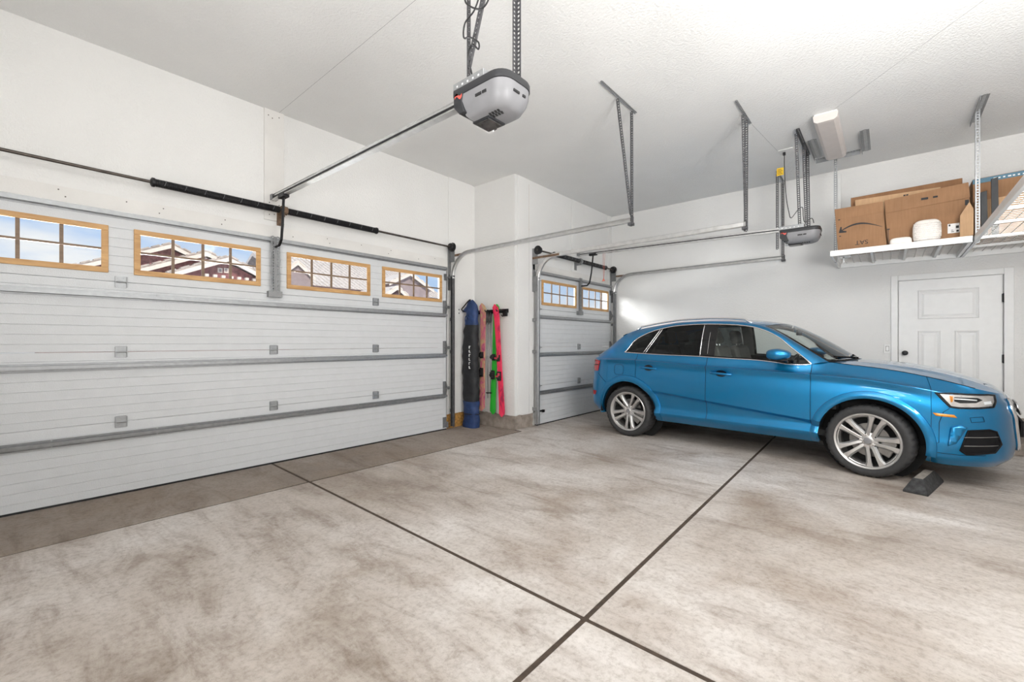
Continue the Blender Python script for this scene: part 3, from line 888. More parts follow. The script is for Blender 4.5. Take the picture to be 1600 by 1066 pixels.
# ============================================================ DOOR OPENERS
def opener(label, yc, x0, L, W, ztop, zrail0, zrail1, xrail0, hang, cable_pts, arm_pts, group='ceiling garage door openers'):
    root = empty('garage_door_opener', (x0 + L / 2, yc, ztop - 0.22))
    tag(root, label, 'door opener', group)
    # motor housing: rounded back, chamfered lower front (towards the door)
    def outline(ins, xa, xb, r=0.09):
        ya, yb = yc - W / 2 + ins, yc + W / 2 - ins
        pts = [(xa, ya), (xa, yb)]
        for k in range(7):
            a = PI / 2 - PI / 2 * k / 6
            pts.append((xb - r + r * math.cos(a), yb - r + r * math.sin(a)))
        for k in range(7):
            a = -PI / 2 * k / 6
            pts.append((xb - r + r * math.cos(a), ya + r + r * math.sin(a)))
        return pts
    def loft(levels):
        m = MB()
        n = len(levels[0][0])
        vs_ = [(p[0], p[1], z) for pts, z in levels for p in pts]
        fs_ = []
        for i in range(len(levels) - 1):
            for j in range(n):
                fs_.append((i * n + j, i * n + (j + 1) % n, (i + 1) * n + (j + 1) % n, (i + 1) * n + j))
        fs_.append(tuple(range(n))); fs_.append(tuple((len(levels) - 1) * n + j for j in range(n)))
        return m.add(vs_, fs_)
    xb = x0 + L
    xc = x0 + L * 0.22
    # steel chassis on top
    build('chassis', MB().box((x0 - 0.012, yc - W / 2 + 0.004, ztop - 0.055), (x0 + L * 0.62, yc + W / 2 - 0.004, ztop)), 'galvanized', root, bev=0.004)
    for i in range(5):
        build('slot', MB().box((x0 + 0.022 + i * 0.045, yc - W / 2 + 0.002, ztop - 0.032), (x0 + 0.032 + i * 0.045, yc - W / 2 + 0.005, ztop - 0.022)), 'label_white', root)
    # charcoal upper shell and front
    build('shell', loft([(outline(-0.001, x0, xb), ztop - 0.045), (outline(-0.004, x0, xb + 0.004), ztop - 0.055), (outline(-0.004, x0, xb + 0.004), ztop - 0.088), (outline(0.004, x0 + 0.0, xb - 0.006), ztop - 0.094)]), 'plastic_charcoal', root, smooth=35)
    fm = MB().prism([(x0, yc - W / 2 - 0.003, ztop - 0.05), (xc + 0.01, yc - W / 2 - 0.003, ztop - 0.05), (xc - 0.015, yc - W / 2 - 0.003, ztop - 0.13), (xc + 0.005, yc - W / 2 - 0.003, ztop - 0.20), (x0 + 0.05, yc - W / 2 - 0.003, ztop - 0.205), (x0, yc - W / 2 - 0.003, ztop - 0.15)], (0, W + 0.006, 0))
    build('front_cover', fm, 'plastic_charcoal', root, bev=0.006)
    # grey body, tapering downwards
    build('housing', loft([(outline(0.0, xc - 0.03, xb), ztop - 0.085), (outline(0.002, xc - 0.03, xb - 0.003), ztop - 0.135), (outline(0.010, xc - 0.02, xb - 0.012), ztop - 0.170), (outline(0.030, xc - 0.01, xb - 0.035), ztop - 0.212), (outline(0.050, xc, xb - 0.06), ztop - 0.226)]), 'plastic_grey', root, smooth=35)
    # cooling slots
    for (a, b) in ((0.46, 0.58), (0.60, 0.68)):
        build('vent', MB().box((x0 + L * a, yc - W / 2 - 0.001, ztop - 0.146), (x0 + L * b, yc - W / 2 + 0.006, ztop - 0.131)), 'rubber_black', root)
    for (a, b) in ((-0.05, 0.0), (0.03, 0.055)):
        build('vent', MB().box((xb - 0.012, yc + a, ztop - 0.148), (xb + 0.001, yc + b, ztop - 0.135)), 'rubber_black', root)
    for i in range(4):
        for j in range(2):
            build('vent', MB().obox((x0 + L * (0.56 + 0.055 * i), yc - W * (0.20 - 0.10 * j), ztop - 0.2265), (0.006, 0.003, 0), (-0.005, 0.013, 0), (0, 0, 0.002)), 'rubber_black', root)
    # light lens under the front and its rim
    lr = build('lens_rim', MB().box((x0 + L * 0.18, yc - W * 0.20, ztop - 0.236), (x0 + L * 0.54, yc + W * 0.30, ztop - 0.222)), 'plastic_charcoal', root, bev=0.008)
    build('lens', MB().box((x0 + L * 0.21, yc - W * 0.16, ztop - 0.240), (x0 + L * 0.50, yc + W * 0.26, ztop - 0.232)), 'lens_dark', lr, bev=0.004)
    build('terminal_strip', MB().box((x0 + 0.03, yc + 0.02, ztop - 0.215), (x0 + 0.075, yc + W / 2 - 0.01, ztop - 0.195)), 'label_white', root, bev=0.003)
    # wavy red logo on the side cover
    pts = []
    for k in range(9):
        t = k / 8
        pts.append((x0 + 0.012 + 0.062 * t, yc - W / 2 - 0.0035, ztop - 0.098 + 0.012 * math.sin(t * 2 * PI) + 0.004))
    lg = MB()
    lg.grid([[(p[0], p[1], p[2] - 0.010), (p[0], p[1], p[2] + 0.010)] for p in pts])
    build('logo', lg, 'logo_red', root, solid=0.001)
    # T-rail
    ra, rb = Vector((xrail0, yc, zrail0)), Vector((x0 + 0.02, yc, zrail1))
    m = MB().bar(ra, rb, 0.030, 0.052)
    m.bar(ra + Vector((0, 0, -0.026)), rb + Vector((0, 0, -0.026)), 0.052, 0.005)
    m.bar(ra + Vector((0, 0, 0.026)), rb + Vector((0, 0, 0.026)), 0.044, 0.004)
    rl = build('rail', m, 'track_steel', root)
    build('chain', MB().bar(ra + Vector((0.02, 0.019, -0.003)), rb + Vector((0, 0.019, -0.003)), 0.006, 0.012).bar(ra + Vector((0.02, -0.019, -0.003)), rb + Vector((0, -0.019, -0.003)), 0.006, 0.012), 'black_steel', rl)
    for sg_ in (-1, 1):
        build('header_bracket', MB().box((xrail0 - 0.01, yc + sg_ * 0.026, zrail0 - 0.03), (xrail0 + 0.05, yc + sg_ * 0.030, zrail0 + 0.03)), 'galvanized_dull', rl)
    tx = arm_pts[0][0]
    build('trolley', MB().box((tx - 0.07, yc - 0.032, zrail0 - 0.058), (tx + 0.07, yc + 0.032, zrail0 - 0.022)), 'black_steel', root, bev=0.004)
    a = MB()
    for p, q in zip(arm_pts[:-1], arm_pts[1:]):
        a.bar(p, q, 0.008, 0.026, up=(0, 1, 0))
        a.bar(p, q, 0.024, 0.008, up=(0, 1, 0))
    build('arm', a, 'black_steel', root)
    for (p, q, s1, s2, w) in hang:
        m = MB(); perf_angle(m, p, q, s1, s2, w)
        build('hanger_angle', m, 'angle_steel', root)
    if cable_pts:
        build('power_cord', MB().tube(smooth_path(cable_pts, 8), 0.005, 6), 'cable_black', root, smooth=True)
    return root
def smooth_path(P_, n):
    P_ = [Vector(p) for p in P_]
    out = []
    for i in range(len(P_) - 1):
        p0 = P_[max(i - 1, 0)]; p1 = P_[i]; p2 = P_[i + 1]; p3 = P_[min(i + 2, len(P_) - 1)]
        for k in range(n):
            t = k / n
            out.append(0.5 * ((2 * p1) + (p2 - p0) * t + (2 * p0 - 5 * p1 + 4 * p2 - p3) * t * t + (3 * p1 - p0 - 3 * p2 + p3) * t ** 3))
    out.append(P_[-1])
    return out
opener('grey and charcoal garage door opener hanging in the foreground from perforated angles', 1.935, 3.13, 0.40, 0.29, 2.90, 2.905, 2.865, 0.03,
       [((3.235, 1.80, 2.88), (3.235, 1.80, H), (1, 0, 0), (0, 1, 0), 0.030),
        ((3.245, 1.79, 2.97), (3.56, 1.79, H), (0.9, 0, -0.27), (0, 1, 0), 0.036),
        ((3.40, 2.06, 2.86), (3.40, 2.06, H), (1, 0, 0), (0, -1, 0), 0.036)],
       [(3.33, 1.78, H), (3.47, 1.78, 3.45), (3.45, 1.77, 3.26), (3.38, 1.77, 3.22), (3.27, 1.77, 3.30), (3.25, 1.77, 3.36), (3.29, 1.77, 3.40), (3.37, 1.77, 3.33), (3.33, 1.77, 3.24), (3.25, 1.77, 3.20), (3.24, 1.77, 3.12), (3.29, 1.77, 3.10), (3.36, 1.77, 3.04), (3.36, 1.77, 3.00), (3.30, 1.78, 3.06), (3.25, 1.80, 3.02), (3.25, 1.84, 2.89)],
       [(0.30, 1.935, 2.86), (0.275, 1.935, 2.60), (0.245, 1.935, 2.42), (0.19, 1.935, 2.365), (0.10, 1.935, 2.36)])
opener('grey and charcoal garage door opener hanging above the car near the far wall', 6.775, 4.06, 0.43, 0.30, 2.835, 2.905, 2.825, X2 + 0.03,
       [((4.27, 6.30, H), (4.26, 6.66, 2.83), (1, 0, 0), (0, 1, 0), 0.034),
        ((4.30, 6.66, H), (4.33, 6.68, 2.83), (1, 0, 0), (0, 1, 0), 0.036),
        ((4.30, 7.02, H), (4.33, 6.88, 2.83), (1, 0, 0), (0, -1, 0), 0.036),
        ((4.31, 6.12, H - 0.02), (4.31, 7.08, H - 0.02), (1, 0, 0), (0, 0, -1), 0.034)],
       [(4.085, 6.80, 3.83), (4.09, 6.80, 3.55), (4.11, 6.79, 3.25), (4.14, 6.78, 3.05), (4.17, 6.76, 2.96), (4.25, 6.74, 3.05), (4.30, 6.72, 3.06), (4.31, 6.70, 2.94), (4.33, 6.68, 2.86), (4.40, 6.70, 2.90), (4.42, 6.72, 2.84)],
       [(1.20, 6.775, 2.86), (1.165, 6.775, 2.55), (1.13, 6.775, 2.38), (1.08, 6.775, 2.33), (0.96, 6.775, 2.33)])
# red release cord
rc = empty('release_cord', (1.42, 6.775, 2.35))
tag(rc, 'thin red release cord with small handle hanging above the narrow door', 'cord')
build('cord', MB().tube([(1.40, 6.775, 2.86), (1.405, 6.775, 2.42)], 0.003, 5).tube([(1.43, 6.775, 2.86), (1.42, 6.775, 2.55), (1.41, 6.775, 2.42)], 0.0025, 5), 'cord_red', rc)
build('handle', MB().prism([(1.375, 6.77, 2.38), (1.435, 6.77, 2.38), (1.405, 6.77, 2.425)], (0, 0.012, 0)), 'cord_red', rc)
# ceiling outlet with the yellow tag on the cord
co = empty('ceiling_outlet', (4.09, 6.77, H))
tag(co, 'white ceiling outlet with plugged-in cord above the far opener', 'outlet')
build('plate', MB().box((4.03, 6.70, H - 0.012), (4.20, 6.82, H)), 'white_trim', co, bev=0.003)
build('plug', MB().box((4.07, 6.78, H - 0.05), (4.10, 6.81, H - 0.012)), 'cable_black', co, bev=0.003)
tg = empty('warning_tag', (4.04, 6.79, 3.58))
tag(tg, 'yellow paper tag on the cord below the ceiling outlet', 'tag')
build('card', MB().box((4.00, 6.788, 3.56), (4.08, 6.790, 3.66)), 'tag_yellow', tg)
for i in range(4):
    build('print_line', MB().box((4.01, 6.787, 3.575 + 0.02 * i), (4.065 - 0.01 * (i % 2), 6.7885, 3.583 + 0.02 * i)), 'tag_ink', tg)

# ============================================================ CEILING LIGHT FIXTURE (switched off)
fx = empty('ceiling_light_fixture', (4.61, 6.62, H - 0.09))
tag(fx, 'long white ceiling light fixture, switched off, beside the storage rack', 'ceiling light')
build('housing', MB().box((4.505, 5.92, H - 0.05), (4.715, 7.22, H)), 'rack_white', fx, bev=0.004)
m = MB()
prof = [(4.497, H - 0.03), (4.505, H - 0.085), (4.535, H - 0.105), (4.685, H - 0.105), (4.715, H - 0.085), (4.723, H - 0.03)]
m.grid([[(x, y, z) for x, z in prof] for y in (5.94, 7.20)])
build('diffuser', m, 'fixture_face', fx, solid=0.003)
for y in (5.925, 7.215):
    build('end_cap', MB().prism([(x, y - 0.012, z) for x, z in [(4.495, H - 0.02)] + prof + [(4.725, H - 0.02)]], (0, 0.024, 0)), 'fixture_face', fx)

# ============================================================ OVERHEAD STORAGE RACKS
def rack_leg(m, x, y, z0, z1):
    perf_angle(m, (x, y, z0), (x, y, z1), (1, 0, 0), (0, 1, 0), 0.036, 0.030)
def wire_deck(m, x0, x1, y0, y1, z, step):
    n = int((x1 - x0) / step)
    for i in range(n + 1):
        x = lerp(x0, x1, i / n)
        m.box((x - 0.0022, y0, z - 0.0022), (x + 0.0022, y1, z + 0.0022))
    n = int((y1 - y0) / step)
    for i in range(n + 1):
        y = lerp(y0, y1, i / n)
        m.box((x0, y - 0.0022, z + 0.0022), (x1, y + 0.0022, z + 0.0066))
def overhead_rack(label, x0, x1, y0, y1, z, cross, legs, group='overhead storage racks'):
    root = empty('storage_rack', ((x0 + x1) / 2, (y0 + y1) / 2, z))
    tag(root, label, 'storage rack', group)
    for (a, b) in (((x0, y0, z - 0.07), (x1, y0 + 0.030, z)), ((x0, y1 - 0.03, z - 0.07), (x1, y1, z))):
        build('beam', MB().box(a, b), 'rack_white', root, bev=0.003)
    for (a, b) in (((x0, y0 + 0.03, z - 0.07), (x0 + 0.03, y1 - 0.03, z)), ((x1 - 0.03, y0 + 0.03, z - 0.07), (x1, y1 - 0.03, z))):
        build('beam', MB().box(a, b), 'rack_white', root, bev=0.003)
    for (ax, t) in cross:
        if ax == 'x':
            build('cross_bar', MB().box((t - 0.012, y0 + 0.03, z - 0.045), (t + 0.012, y1 - 0.03, z - 0.02)), 'rack_white', root)
        else:
            build('cross_bar', MB().box((x0 + 0.03, t - 0.012, z - 0.045), (x1 - 0.03, t + 0.012, z - 0.02)), 'rack_white', root)
    m = MB(); wire_deck(m, x0 + 0.03, x1 - 0.03, y0 + 0.03, y1 - 0.03, z - 0.014, 0.075)
    build('wire_deck', m, 'mesh_wire', root)['kind'] = 'stuff'
    for (x, y, br) in legs:
        m = MB(); rack_leg(m, x, y, z - 0.07, H)
        build('post', m, 'galvanized', root)
        bx = MB()
        if br == 'y':
            perf_strip(bx, (x - 0.002, y - 0.37, H - 0.004), (x - 0.002, y + 0.37, H - 0.004), (1, 0, 0), 0.07, 0.03)
            bx.box((x - 0.005, y - 0.37, H - 0.05), (x - 0.001, y + 0.37, H))
        else:
            perf_strip(bx, (x - 0.2, y, H - 0.004), (x + 0.28, y, H - 0.004), (0, -1, 0), 0.05, 0.03)
            bx.box((x - 0.2, y - 0.002, H - 0.05), (x + 0.28, y + 0.002, H))
        build('ceiling_bracket', bx, 'galvanized', root)
    return root
r1 = overhead_rack('white wire storage rack along the far wall, above the hinged door', 4.575, 5.835, 6.86, 8.05, 2.485,
              [('x', 4.98), ('x', 5.30), ('x', 5.60)], [(4.575, 7.40, 'x'), (5.86, 6.93, 'y')])
build('wall_post', MB().box((4.572, 8.02, 2.42), (4.612, 8.06, 3.80)), 'rack_white', r1, bev=0.003)
build('foot_bracket', MB().box((4.66, 7.0, 2.40), (4.78, 7.06, 2.43)).box((4.70, 7.0, 2.34), (4.715, 7.02, 2.42)), 'galvanized', r1)
r2 = overhead_rack('white wire storage rack overhead at the right picture edge, reaching towards the viewer', 5.845, 7.10, 4.30, 8.05, 2.485,
              [('y', 4.9), ('y', 5.5), ('y', 6.1), ('y', 6.86), ('y', 7.45)], [(7.06, 5.0, 'y'), (7.06, 7.6, 'y')])
# slotted ceiling strips beside the fixture
for k, (x, y0, y1, lb) in enumerate(((4.37, 6.62, 7.30, 'slotted steel strip on the ceiling left of the light fixture'), (4.88, 6.72, 7.46, 'slotted steel strip on the ceiling right of the light fixture'))):
    m = MB()
    perf_strip(m, (x, y0, H - 0.004), (x, y1, H - 0.004), (1, 0, 0), 0.085, 0.045)
    m.box((x - 0.003, y0, H - 0.045), (x, y1, H))
    tag(build('ceiling_strip', m, 'galvanized'), lb, 'bracket', 'slotted ceiling strips')

# ---- cardboard and other things on the racks
ZR = 2.489
def smile(o, P0, ux, uz, L, n_):
    """curved arrow printed on a box face; P0 left end, ux/uz face axes, n_ outward normal"""
    P0, ux, uz, n_ = Vector(P0), Vector(ux), Vector(uz), Vector(n_)
    up_, lo = [], []
    K = 20
    for k in range(K + 1):
        t = k / K
        c = 0.20 * L * math.sin(PI * min(1, t * 0.98 + 0.02)) * (1 - 0.25 * t)
        w = 0.035 * L * (0.35 + math.sin(PI * t) ** 0.8) * (1 - 0.55 * t)
        up_.append(P0 + ux * (L * t) + uz * (c + w) + n_ * 0.002)
        lo.append(P0 + ux * (L * t) + uz * (c - w * 0.4) + n_ * 0.002)
    m = MB().grid([[a, b] for a, b in zip(up_, lo)])
    h = [P0 + ux * (-0.02 * L) + uz * (-0.02 * L), P0 + ux * (0.02 * L) + uz * (0.16 * L), P0 + ux * (0.05 * L) + uz * (0.155 * L), P0 + ux * (0.05 * L) + uz * (0.05 * L), P0 + ux * (0.17 * L) + uz * (0.01 * L), P0 + ux * (0.16 * L) + uz * (-0.03 * L)]
    m.add([p + n_ * 0.0022 for p in h], [tuple(range(6))])
    build('printed_arrow', m, 'ink_black', o)
def face_marks(o, P0, ux, uz, n_, rects, mat='ink_black'):
    P0, ux, uz, n_ = Vector(P0), Vector(ux), Vector(uz), Vector(n_)
    for (a, b, c, d) in rects:
        q = [P0 + ux * a + uz * c, P0 + ux * b + uz * c, P0 + ux * b + uz * d, P0 + ux * a + uz * d]
        build('printed_mark', MB().prism([p + n_ * 0.0003 for p in q], n_ * 0.0012), mat, o)
def text_mesh(o, s, P0, ux, uz, n_, size, mat='ink_black'):
    cu = bpy.data.curves.new('lettering', 'FONT')
    cu.body = s; cu.size = size; cu.extrude = 0.0006
    to = bpy.data.objects.new('lettering', cu)
    COL.objects.link(to)
    dg = bpy.context.evaluated_depsgraph_get()
    me = bpy.data.meshes.new_from_object(to.evaluated_get(dg))
    bpy.data.objects.remove(to)
    P0, ux, uz, n_ = Vector(P0), Vector(ux), Vector(uz), Vector(n_)
    m = MB().add([P0 + ux * v.co.x + uz * v.co.y + n_ * (v.co.z + 0.0012) for v in me.vertices], [tuple(p.vertices) for p in me.polygons])
    return build('lettering', m, mat, o)
def carton(label, pts, d, mat, group='flattened and open cartons on the racks'):
    """slab-like carton: front face quad (4 pts) extruded by d"""
    c = sum((Vector(p) for p in pts), Vector()) / 4
    root = empty('cardboard_box', (c.x, c.y, min(p[2] for p in pts)))
    tag(root, label, 'cardboard box', group)
    build('body', MB().prism(pts, d), mat, root, bev=0.004)
    return root
# tall flattened carton with the arrow, standing on its edge along the front of the rack
y1c = 7.10
def F(x, z, y=y1c): return (x, y, z)
b1 = carton('brown carton with black curved arrow at the left end of the rack', [F(4.648, ZR, 7.0), F(5.125, ZR, 7.0), F(5.085, 3.04, 7.0), F(4.612, 3.035, 7.0)], (0, 0.07, 0), 'cardboard')
smile(b1, F(4.665, 2.735, 7.0), (1, 0, 0.0), (0, 0, 1), 0.42, (0, -1, 0))
face_marks(b1, F(4.65, ZR, 7.0), (1, 0, 0), (0, 0, 1), (0, -1, 0), [(0.01, 0.03, 0.19, 0.2), (0.0, 0.02, 0.40, 0.412), (0.15, 0.24, 0.475, 0.48)])
text_mesh(b1, 'SAT', F(4.95, 2.60, 7.0), (-1, 0, 0), (0, 0, -1), (0, -1, 0), 0.075)
build('upper_flap', MB().prism([F(4.632, 2.90, 6.996), F(5.095, 2.915, 6.996), F(5.085, 3.042, 6.992), F(4.612, 3.037, 6.992)], (0, 0.006, 0)), 'cardboard', b1)
b2 = carton('long brown carton with shipping sticker, beside the arrow carton', [F(5.135, ZR, 7.03), F(5.855, ZR, 7.03), F(5.815, 3.105, 7.03), F(5.10, 3.05, 7.03)], (0, 0.09, 0), 'cardboard')
build('flap', MB().prism([F(5.12, 2.90, 7.022), F(5.83, 2.94, 7.022), F(5.815, 3.11, 7.015), F(5.10, 3.055, 7.015)], (0, 0.008, 0)), 'cardboard', b2)
face_marks(b2, F(5.13, ZR, 7.028), (1, 0, 0), (0, 0, 1), (0, -1, 0), [(-0.005, 0.022, 0.205, 0.218), (0.004, 0.010, 0.0, 0.205), (0.66, 0.69, 0.37, 0.43)])
face_marks(b2, F(5.13, ZR, 7.014), (1, 0, 0), (0, 0, 1), (0, -1, 0), [(0.30, 0.36, 0.50, 0.525), (0.40, 0.44, 0.505, 0.525)])
stk = build('shipping_sticker', MB().box((5.652, 7.026, 2.565), (5.748, 7.030, 2.672)), 'label_white', b2)
face_marks(stk, (5.652, 7.026, 2.565), (1, 0, 0), (0, 0, 1), (0, -1, 0), [(0.008, 0.022, 0.08, 0.10), (0.028, 0.05, 0.012, 0.02), (0.028, 0.045, 0.03, 0.036), (0.066, 0.09, 0.05, 0.08), (0.07, 0.09, 0.01, 0.03)])
b3 = carton('flat brown carton rising highest behind the arrow carton', [F(4.76, ZR, 7.36), F(5.80, ZR, 7.36), F(5.80, 3.26, 7.36), F(4.76, 3.245, 7.36)], (0, 0.05, 0), 'cardboard_dark')
b4 = carton('pale flattened carton sandwiched between the brown cartons', [F(4.81, ZR, 7.27), F(5.61, ZR, 7.27), F(5.61, 3.175, 7.27), F(4.81, 3.185, 7.27)], (0, 0.03, 0), 'cardboard_light')
face_marks(b4, F(5.28, 3.13, 7.27), (1, 0, 0), (0, 0, 1), (0, -1, 0), [(0.0, 0.02, 0.0, 0.02), (0.025, 0.045, 0.0, 0.02)])
# bubble wrap
bw = empty('bubble_wrap', (5.45, 6.98, ZR))
tag(bw, 'crumpled white bubble wrap in front of the long carton', 'bubble wrap')
rnd = random.Random(3)
def lump(cx, cy, cz, rx, ry, rz, nu=26, nv=16):
    G = []
    for i in range(nv + 1):
        ph = PI * i / nv
        row = []
        for j in range(nu):
            th = 2 * PI * j / nu
            e = 0.55
            sg = lambda v: math.copysign(abs(v) ** e, v)
            row.append((cx + rx * sg(math.cos(th)) * math.sin(ph) ** e * (1 + rnd.uniform(-.02, .02)), cy + ry * sg(math.sin(th)) * math.sin(ph) ** e, max(ZR, cz - rz * sg(math.cos(ph)))))
        row.append(row[0])
        G.append(row)
    return MB().grid(G)
build('roll', lump(5.475, 6.955, ZR + 0.115, 0.122, 0.05, 0.135), 'bubble_wrap', bw, smooth=50)
build('loose_end', lump(5.25, 6.955, ZR + 0.025, 0.10, 0.04, 0.055), 'bubble_wrap', bw, smooth=50)
bb = MB()
for i in range(14):
    for j in range(9):
        x = 5.365 + 0.0165 * i + (0.008 if j % 2 else 0); z = ZR + 0.02 + 0.0225 * j
        bb.lathe((x, 6.906, z), (0, -1, 0), [(0.0075, 0.0), (0.006, 0.005), (0.002, 0.0065)], 6)
build('bubbles', bb, 'bubble_wrap', bw, smooth=True)['kind'] = 'stuff'
# open tan carton by the post
b5 = carton('open tan carton with torn flap next to the perforated post', [(5.745, 6.93, ZR), (5.84, 6.93, ZR), (5.84, 6.93, 2.80), (5.745, 6.93, 2.72)], (0, 0.07, 0), 'cardboard_light')
build('flap', MB().prism([(5.742, 6.925, ZR), (5.842, 6.905, ZR + 0.01), (5.842, 6.90, 2.78), (5.812, 6.905, 2.865), (5.742, 6.92, 2.73)], (0.002, 0.006, 0)), 'cardboard_light', b5)
b6 = carton('brown carton with dark teal printed band at the right of the racks', [(5.87, 7.22, ZR), (6.75, 7.22, ZR), (6.75, 7.22, 3.21), (5.87, 7.22, 3.185)], (0, 0.45, 0), 'cardboard')
build('printed_band', MB().prism([(5.868, 7.216, 3.125), (6.40, 7.216, 3.145), (6.40, 7.216, 3.195), (5.868, 7.216, 3.178)], (0, 0.003, 0)), 'tape_teal', b6)
for i in range(9):
    xx = 6.03 + 0.036 * i
    face_marks(b6, (xx, 7.2155, 3.15), (1, 0, 0.03), (0, 0, 1), (0, -1, 0), [(0, 0.016 if i % 3 else 0.024, 0, 0.014)], 'label_white')
b7 = carton('low brown carton behind the dark boards', [(5.87, 7.08, ZR), (6.6, 7.08, ZR), (6.6, 7.08, 2.93), (5.87, 7.08, 2.90)], (0, 0.1, 0), 'cardboard_light')
for k, (x, y, w, z1, lb) in enumerate(((5.905, 6.93, 0.05, 2.97, 'shorter charcoal board standing just right of the perforated post'), (5.985, 6.94, 0.052, 3.10, 'taller charcoal board in front of the teal-banded carton'))):
    m = MB().prism([(x, y, ZR), (x + w, y, ZR), (x + w - 0.005, y + 0.02, z1), (x - 0.005, y + 0.02, z1 - 0.01)], (0, 0.022, 0))
    tag(build('board', m, 'board_charcoal', bev=0.003), lb, 'board', 'charcoal boards on the rack')

# ============================================================ SKIS IN THE CORNER
rk = empty('ski_rack', (0.45, 5.03, 1.80))
tag(rk, 'black wall rack with prongs holding the skis', 'ski rack')
build('back_plate', MB().box((0.06, 5.015, 1.775), (0.745, 5.035, 1.835)), 'black_steel', rk, bev=0.003)
for x in (0.10, 0.215, 0.385, 0.445, 0.62, 0.70):
    build('prong', MB().tube([(x, 5.02, 1.80), (x, 4.90, 1.80), (x, 4.885, 1.825)], 0.009, 8), 'black_steel', rk, smooth=True)
build('tool_hook', MB().box((0.655, 4.995, 1.72), (0.74, 5.016, 1.80)).tube([(0.70, 5.0, 1.73), (0.70, 4.94, 1.715), (0.70, 4.92, 1.74)], 0.008, 6), 'black_steel', rk)
def ski(label, x_top, x_bot, y, z0, z1, w, mat, lean, tipcurl, group='skis on the wall rack', binding='binding_black', base=None):
    """one ski hanging tip-up; long sidecut plan, curled tip and tail"""
    root = empty('ski', ((x_top + x_bot) / 2, y, z0))
    tag(root, label, 'ski', group)
    n = 36
    L = z1 - z0
    top, bot, edge = [], [], []
    G = []
    for i in range(n + 1):
        t = i / n
        z = z0 + L * t
        # half width: rounded ends, waisted middle
        endr = 0.035
        wv = w * (1.0 - 0.24 * math.sin(PI * t))
        d = min(t, 1 - t) * L
        if d < endr:
            wv *= math.sqrt(max(0.02, 1 - (1 - d / endr) ** 2))
        xc = lerp(x_bot, x_top, t)
        yc = y + lean * (1 - t)
        if t > 0.86: yc -= tipcurl * ((t - 0.86) / 0.14) ** 2
        if t < 0.10: yc -= tipcurl * 0.6 * ((0.10 - t) / 0.10) ** 2
        th = 0.012 * (0.6 + 0.6 * math.sin(PI * t))
        G.append([(xc - wv / 2, yc + th, z), (xc - wv / 2, yc, z), (xc, yc - 0.002, z), (xc + wv / 2, yc, z), (xc + wv / 2, yc + th, z), (xc - wv / 2, yc + th, z)])
    build('deck', MB().grid(G), mat, root, smooth=40)
    if base:
        Gb = [[(r[0][0], r[0][1] + 0.0012, r[0][2]), (r[4][0], r[4][1] + 0.0012, r[4][2])] for r in G]
        build('base', MB().grid(Gb), base, root, solid=0.001)
    for zc, hh in ((z0 + L * 0.52, 0.10), (z0 + L * 0.36, 0.14)):
        t = (zc - z0) / L
        xc = lerp(x_bot, x_top, t); yc = y + lean * (1 - t)
        b = MB().box((xc - 0.03, yc - 0.035, zc - hh / 2), (xc + 0.03, yc - 0.002, zc + hh / 2)).box((xc - 0.024, yc - 0.07, zc - hh / 4), (xc + 0.024, yc - 0.035, zc + hh / 3))
        bo = build('binding', b, 'binding_black', root, bev=0.006)
        build('binding_clip', MB().box((xc - 0.028, yc - 0.076, zc - 0.012), (xc + 0.028, yc - 0.07, zc + 0.012)).box((xc + 0.02, yc - 0.08, zc + 0.01), (xc + 0.04, yc - 0.05, zc + 0.05)), binding, bo, bev=0.002)
    return root
ski('pink and orange patterned ski hanging next to the blue ski bag', 0.300, 0.275, 4.93, 0.24, 1.935, 0.125, 'ski_pink', 0.0, 0.03)
ski('pale-edged rear ski of the pink pair, behind the patterned one', 0.255, 0.235, 4.985, 0.26, 1.90, 0.11, 'ski_edge', 0.0, -0.02)
ski('bright green ski fanned out behind the red ski', 0.530, 0.470, 4.985, 0.20, 1.915, 0.118, 'ski_green', -0.02, -0.015)
ski('bright red ski with black bindings at the right of the rack', 0.575, 0.690, 4.93, 0.19, 1.905, 0.118, 'ski_red', 0.02, 0.03, binding='binding_red')
def pole(label, x, y):
    root = empty('ski_pole', (x, y, 0.45))
    tag(root, label, 'ski pole', 'ski poles between the skis')
    build('tube', MB().tube([(x, y, 0.45), (x, y, 1.66)], [0.005, 0.009], 8), 'pole_grey', root, smooth=True)
    build('grip', MB().lathe((x, y, 1.63), (0, 0, 1), [(0.012, 0), (0.017, 0.03), (0.014, 0.08), (0.018, 0.13), (0.022, 0.15), (0.010, 0.165)], 10), 'binding_black', root, smooth=40)
    build('basket', MB().lathe((x, y, 0.52), (0, 0, 1), [(0.008, 0), (0.032, 0.012), (0.036, 0.018), (0.008, 0.026)], 12), 'binding_black', root)
    build('strap', MB().tube([(x, y - 0.01, 1.77), (x + 0.015, y - 0.03, 1.66), (x - 0.01, y - 0.03, 1.60), (x, y - 0.01, 1.75)], 0.004, 5), 'binding_black', root)
pole('black-gripped ski pole hanging closest to the pink ski', 0.395, 4.94)
pole('black-gripped ski pole hanging closest to the green ski', 0.432, 4.965)
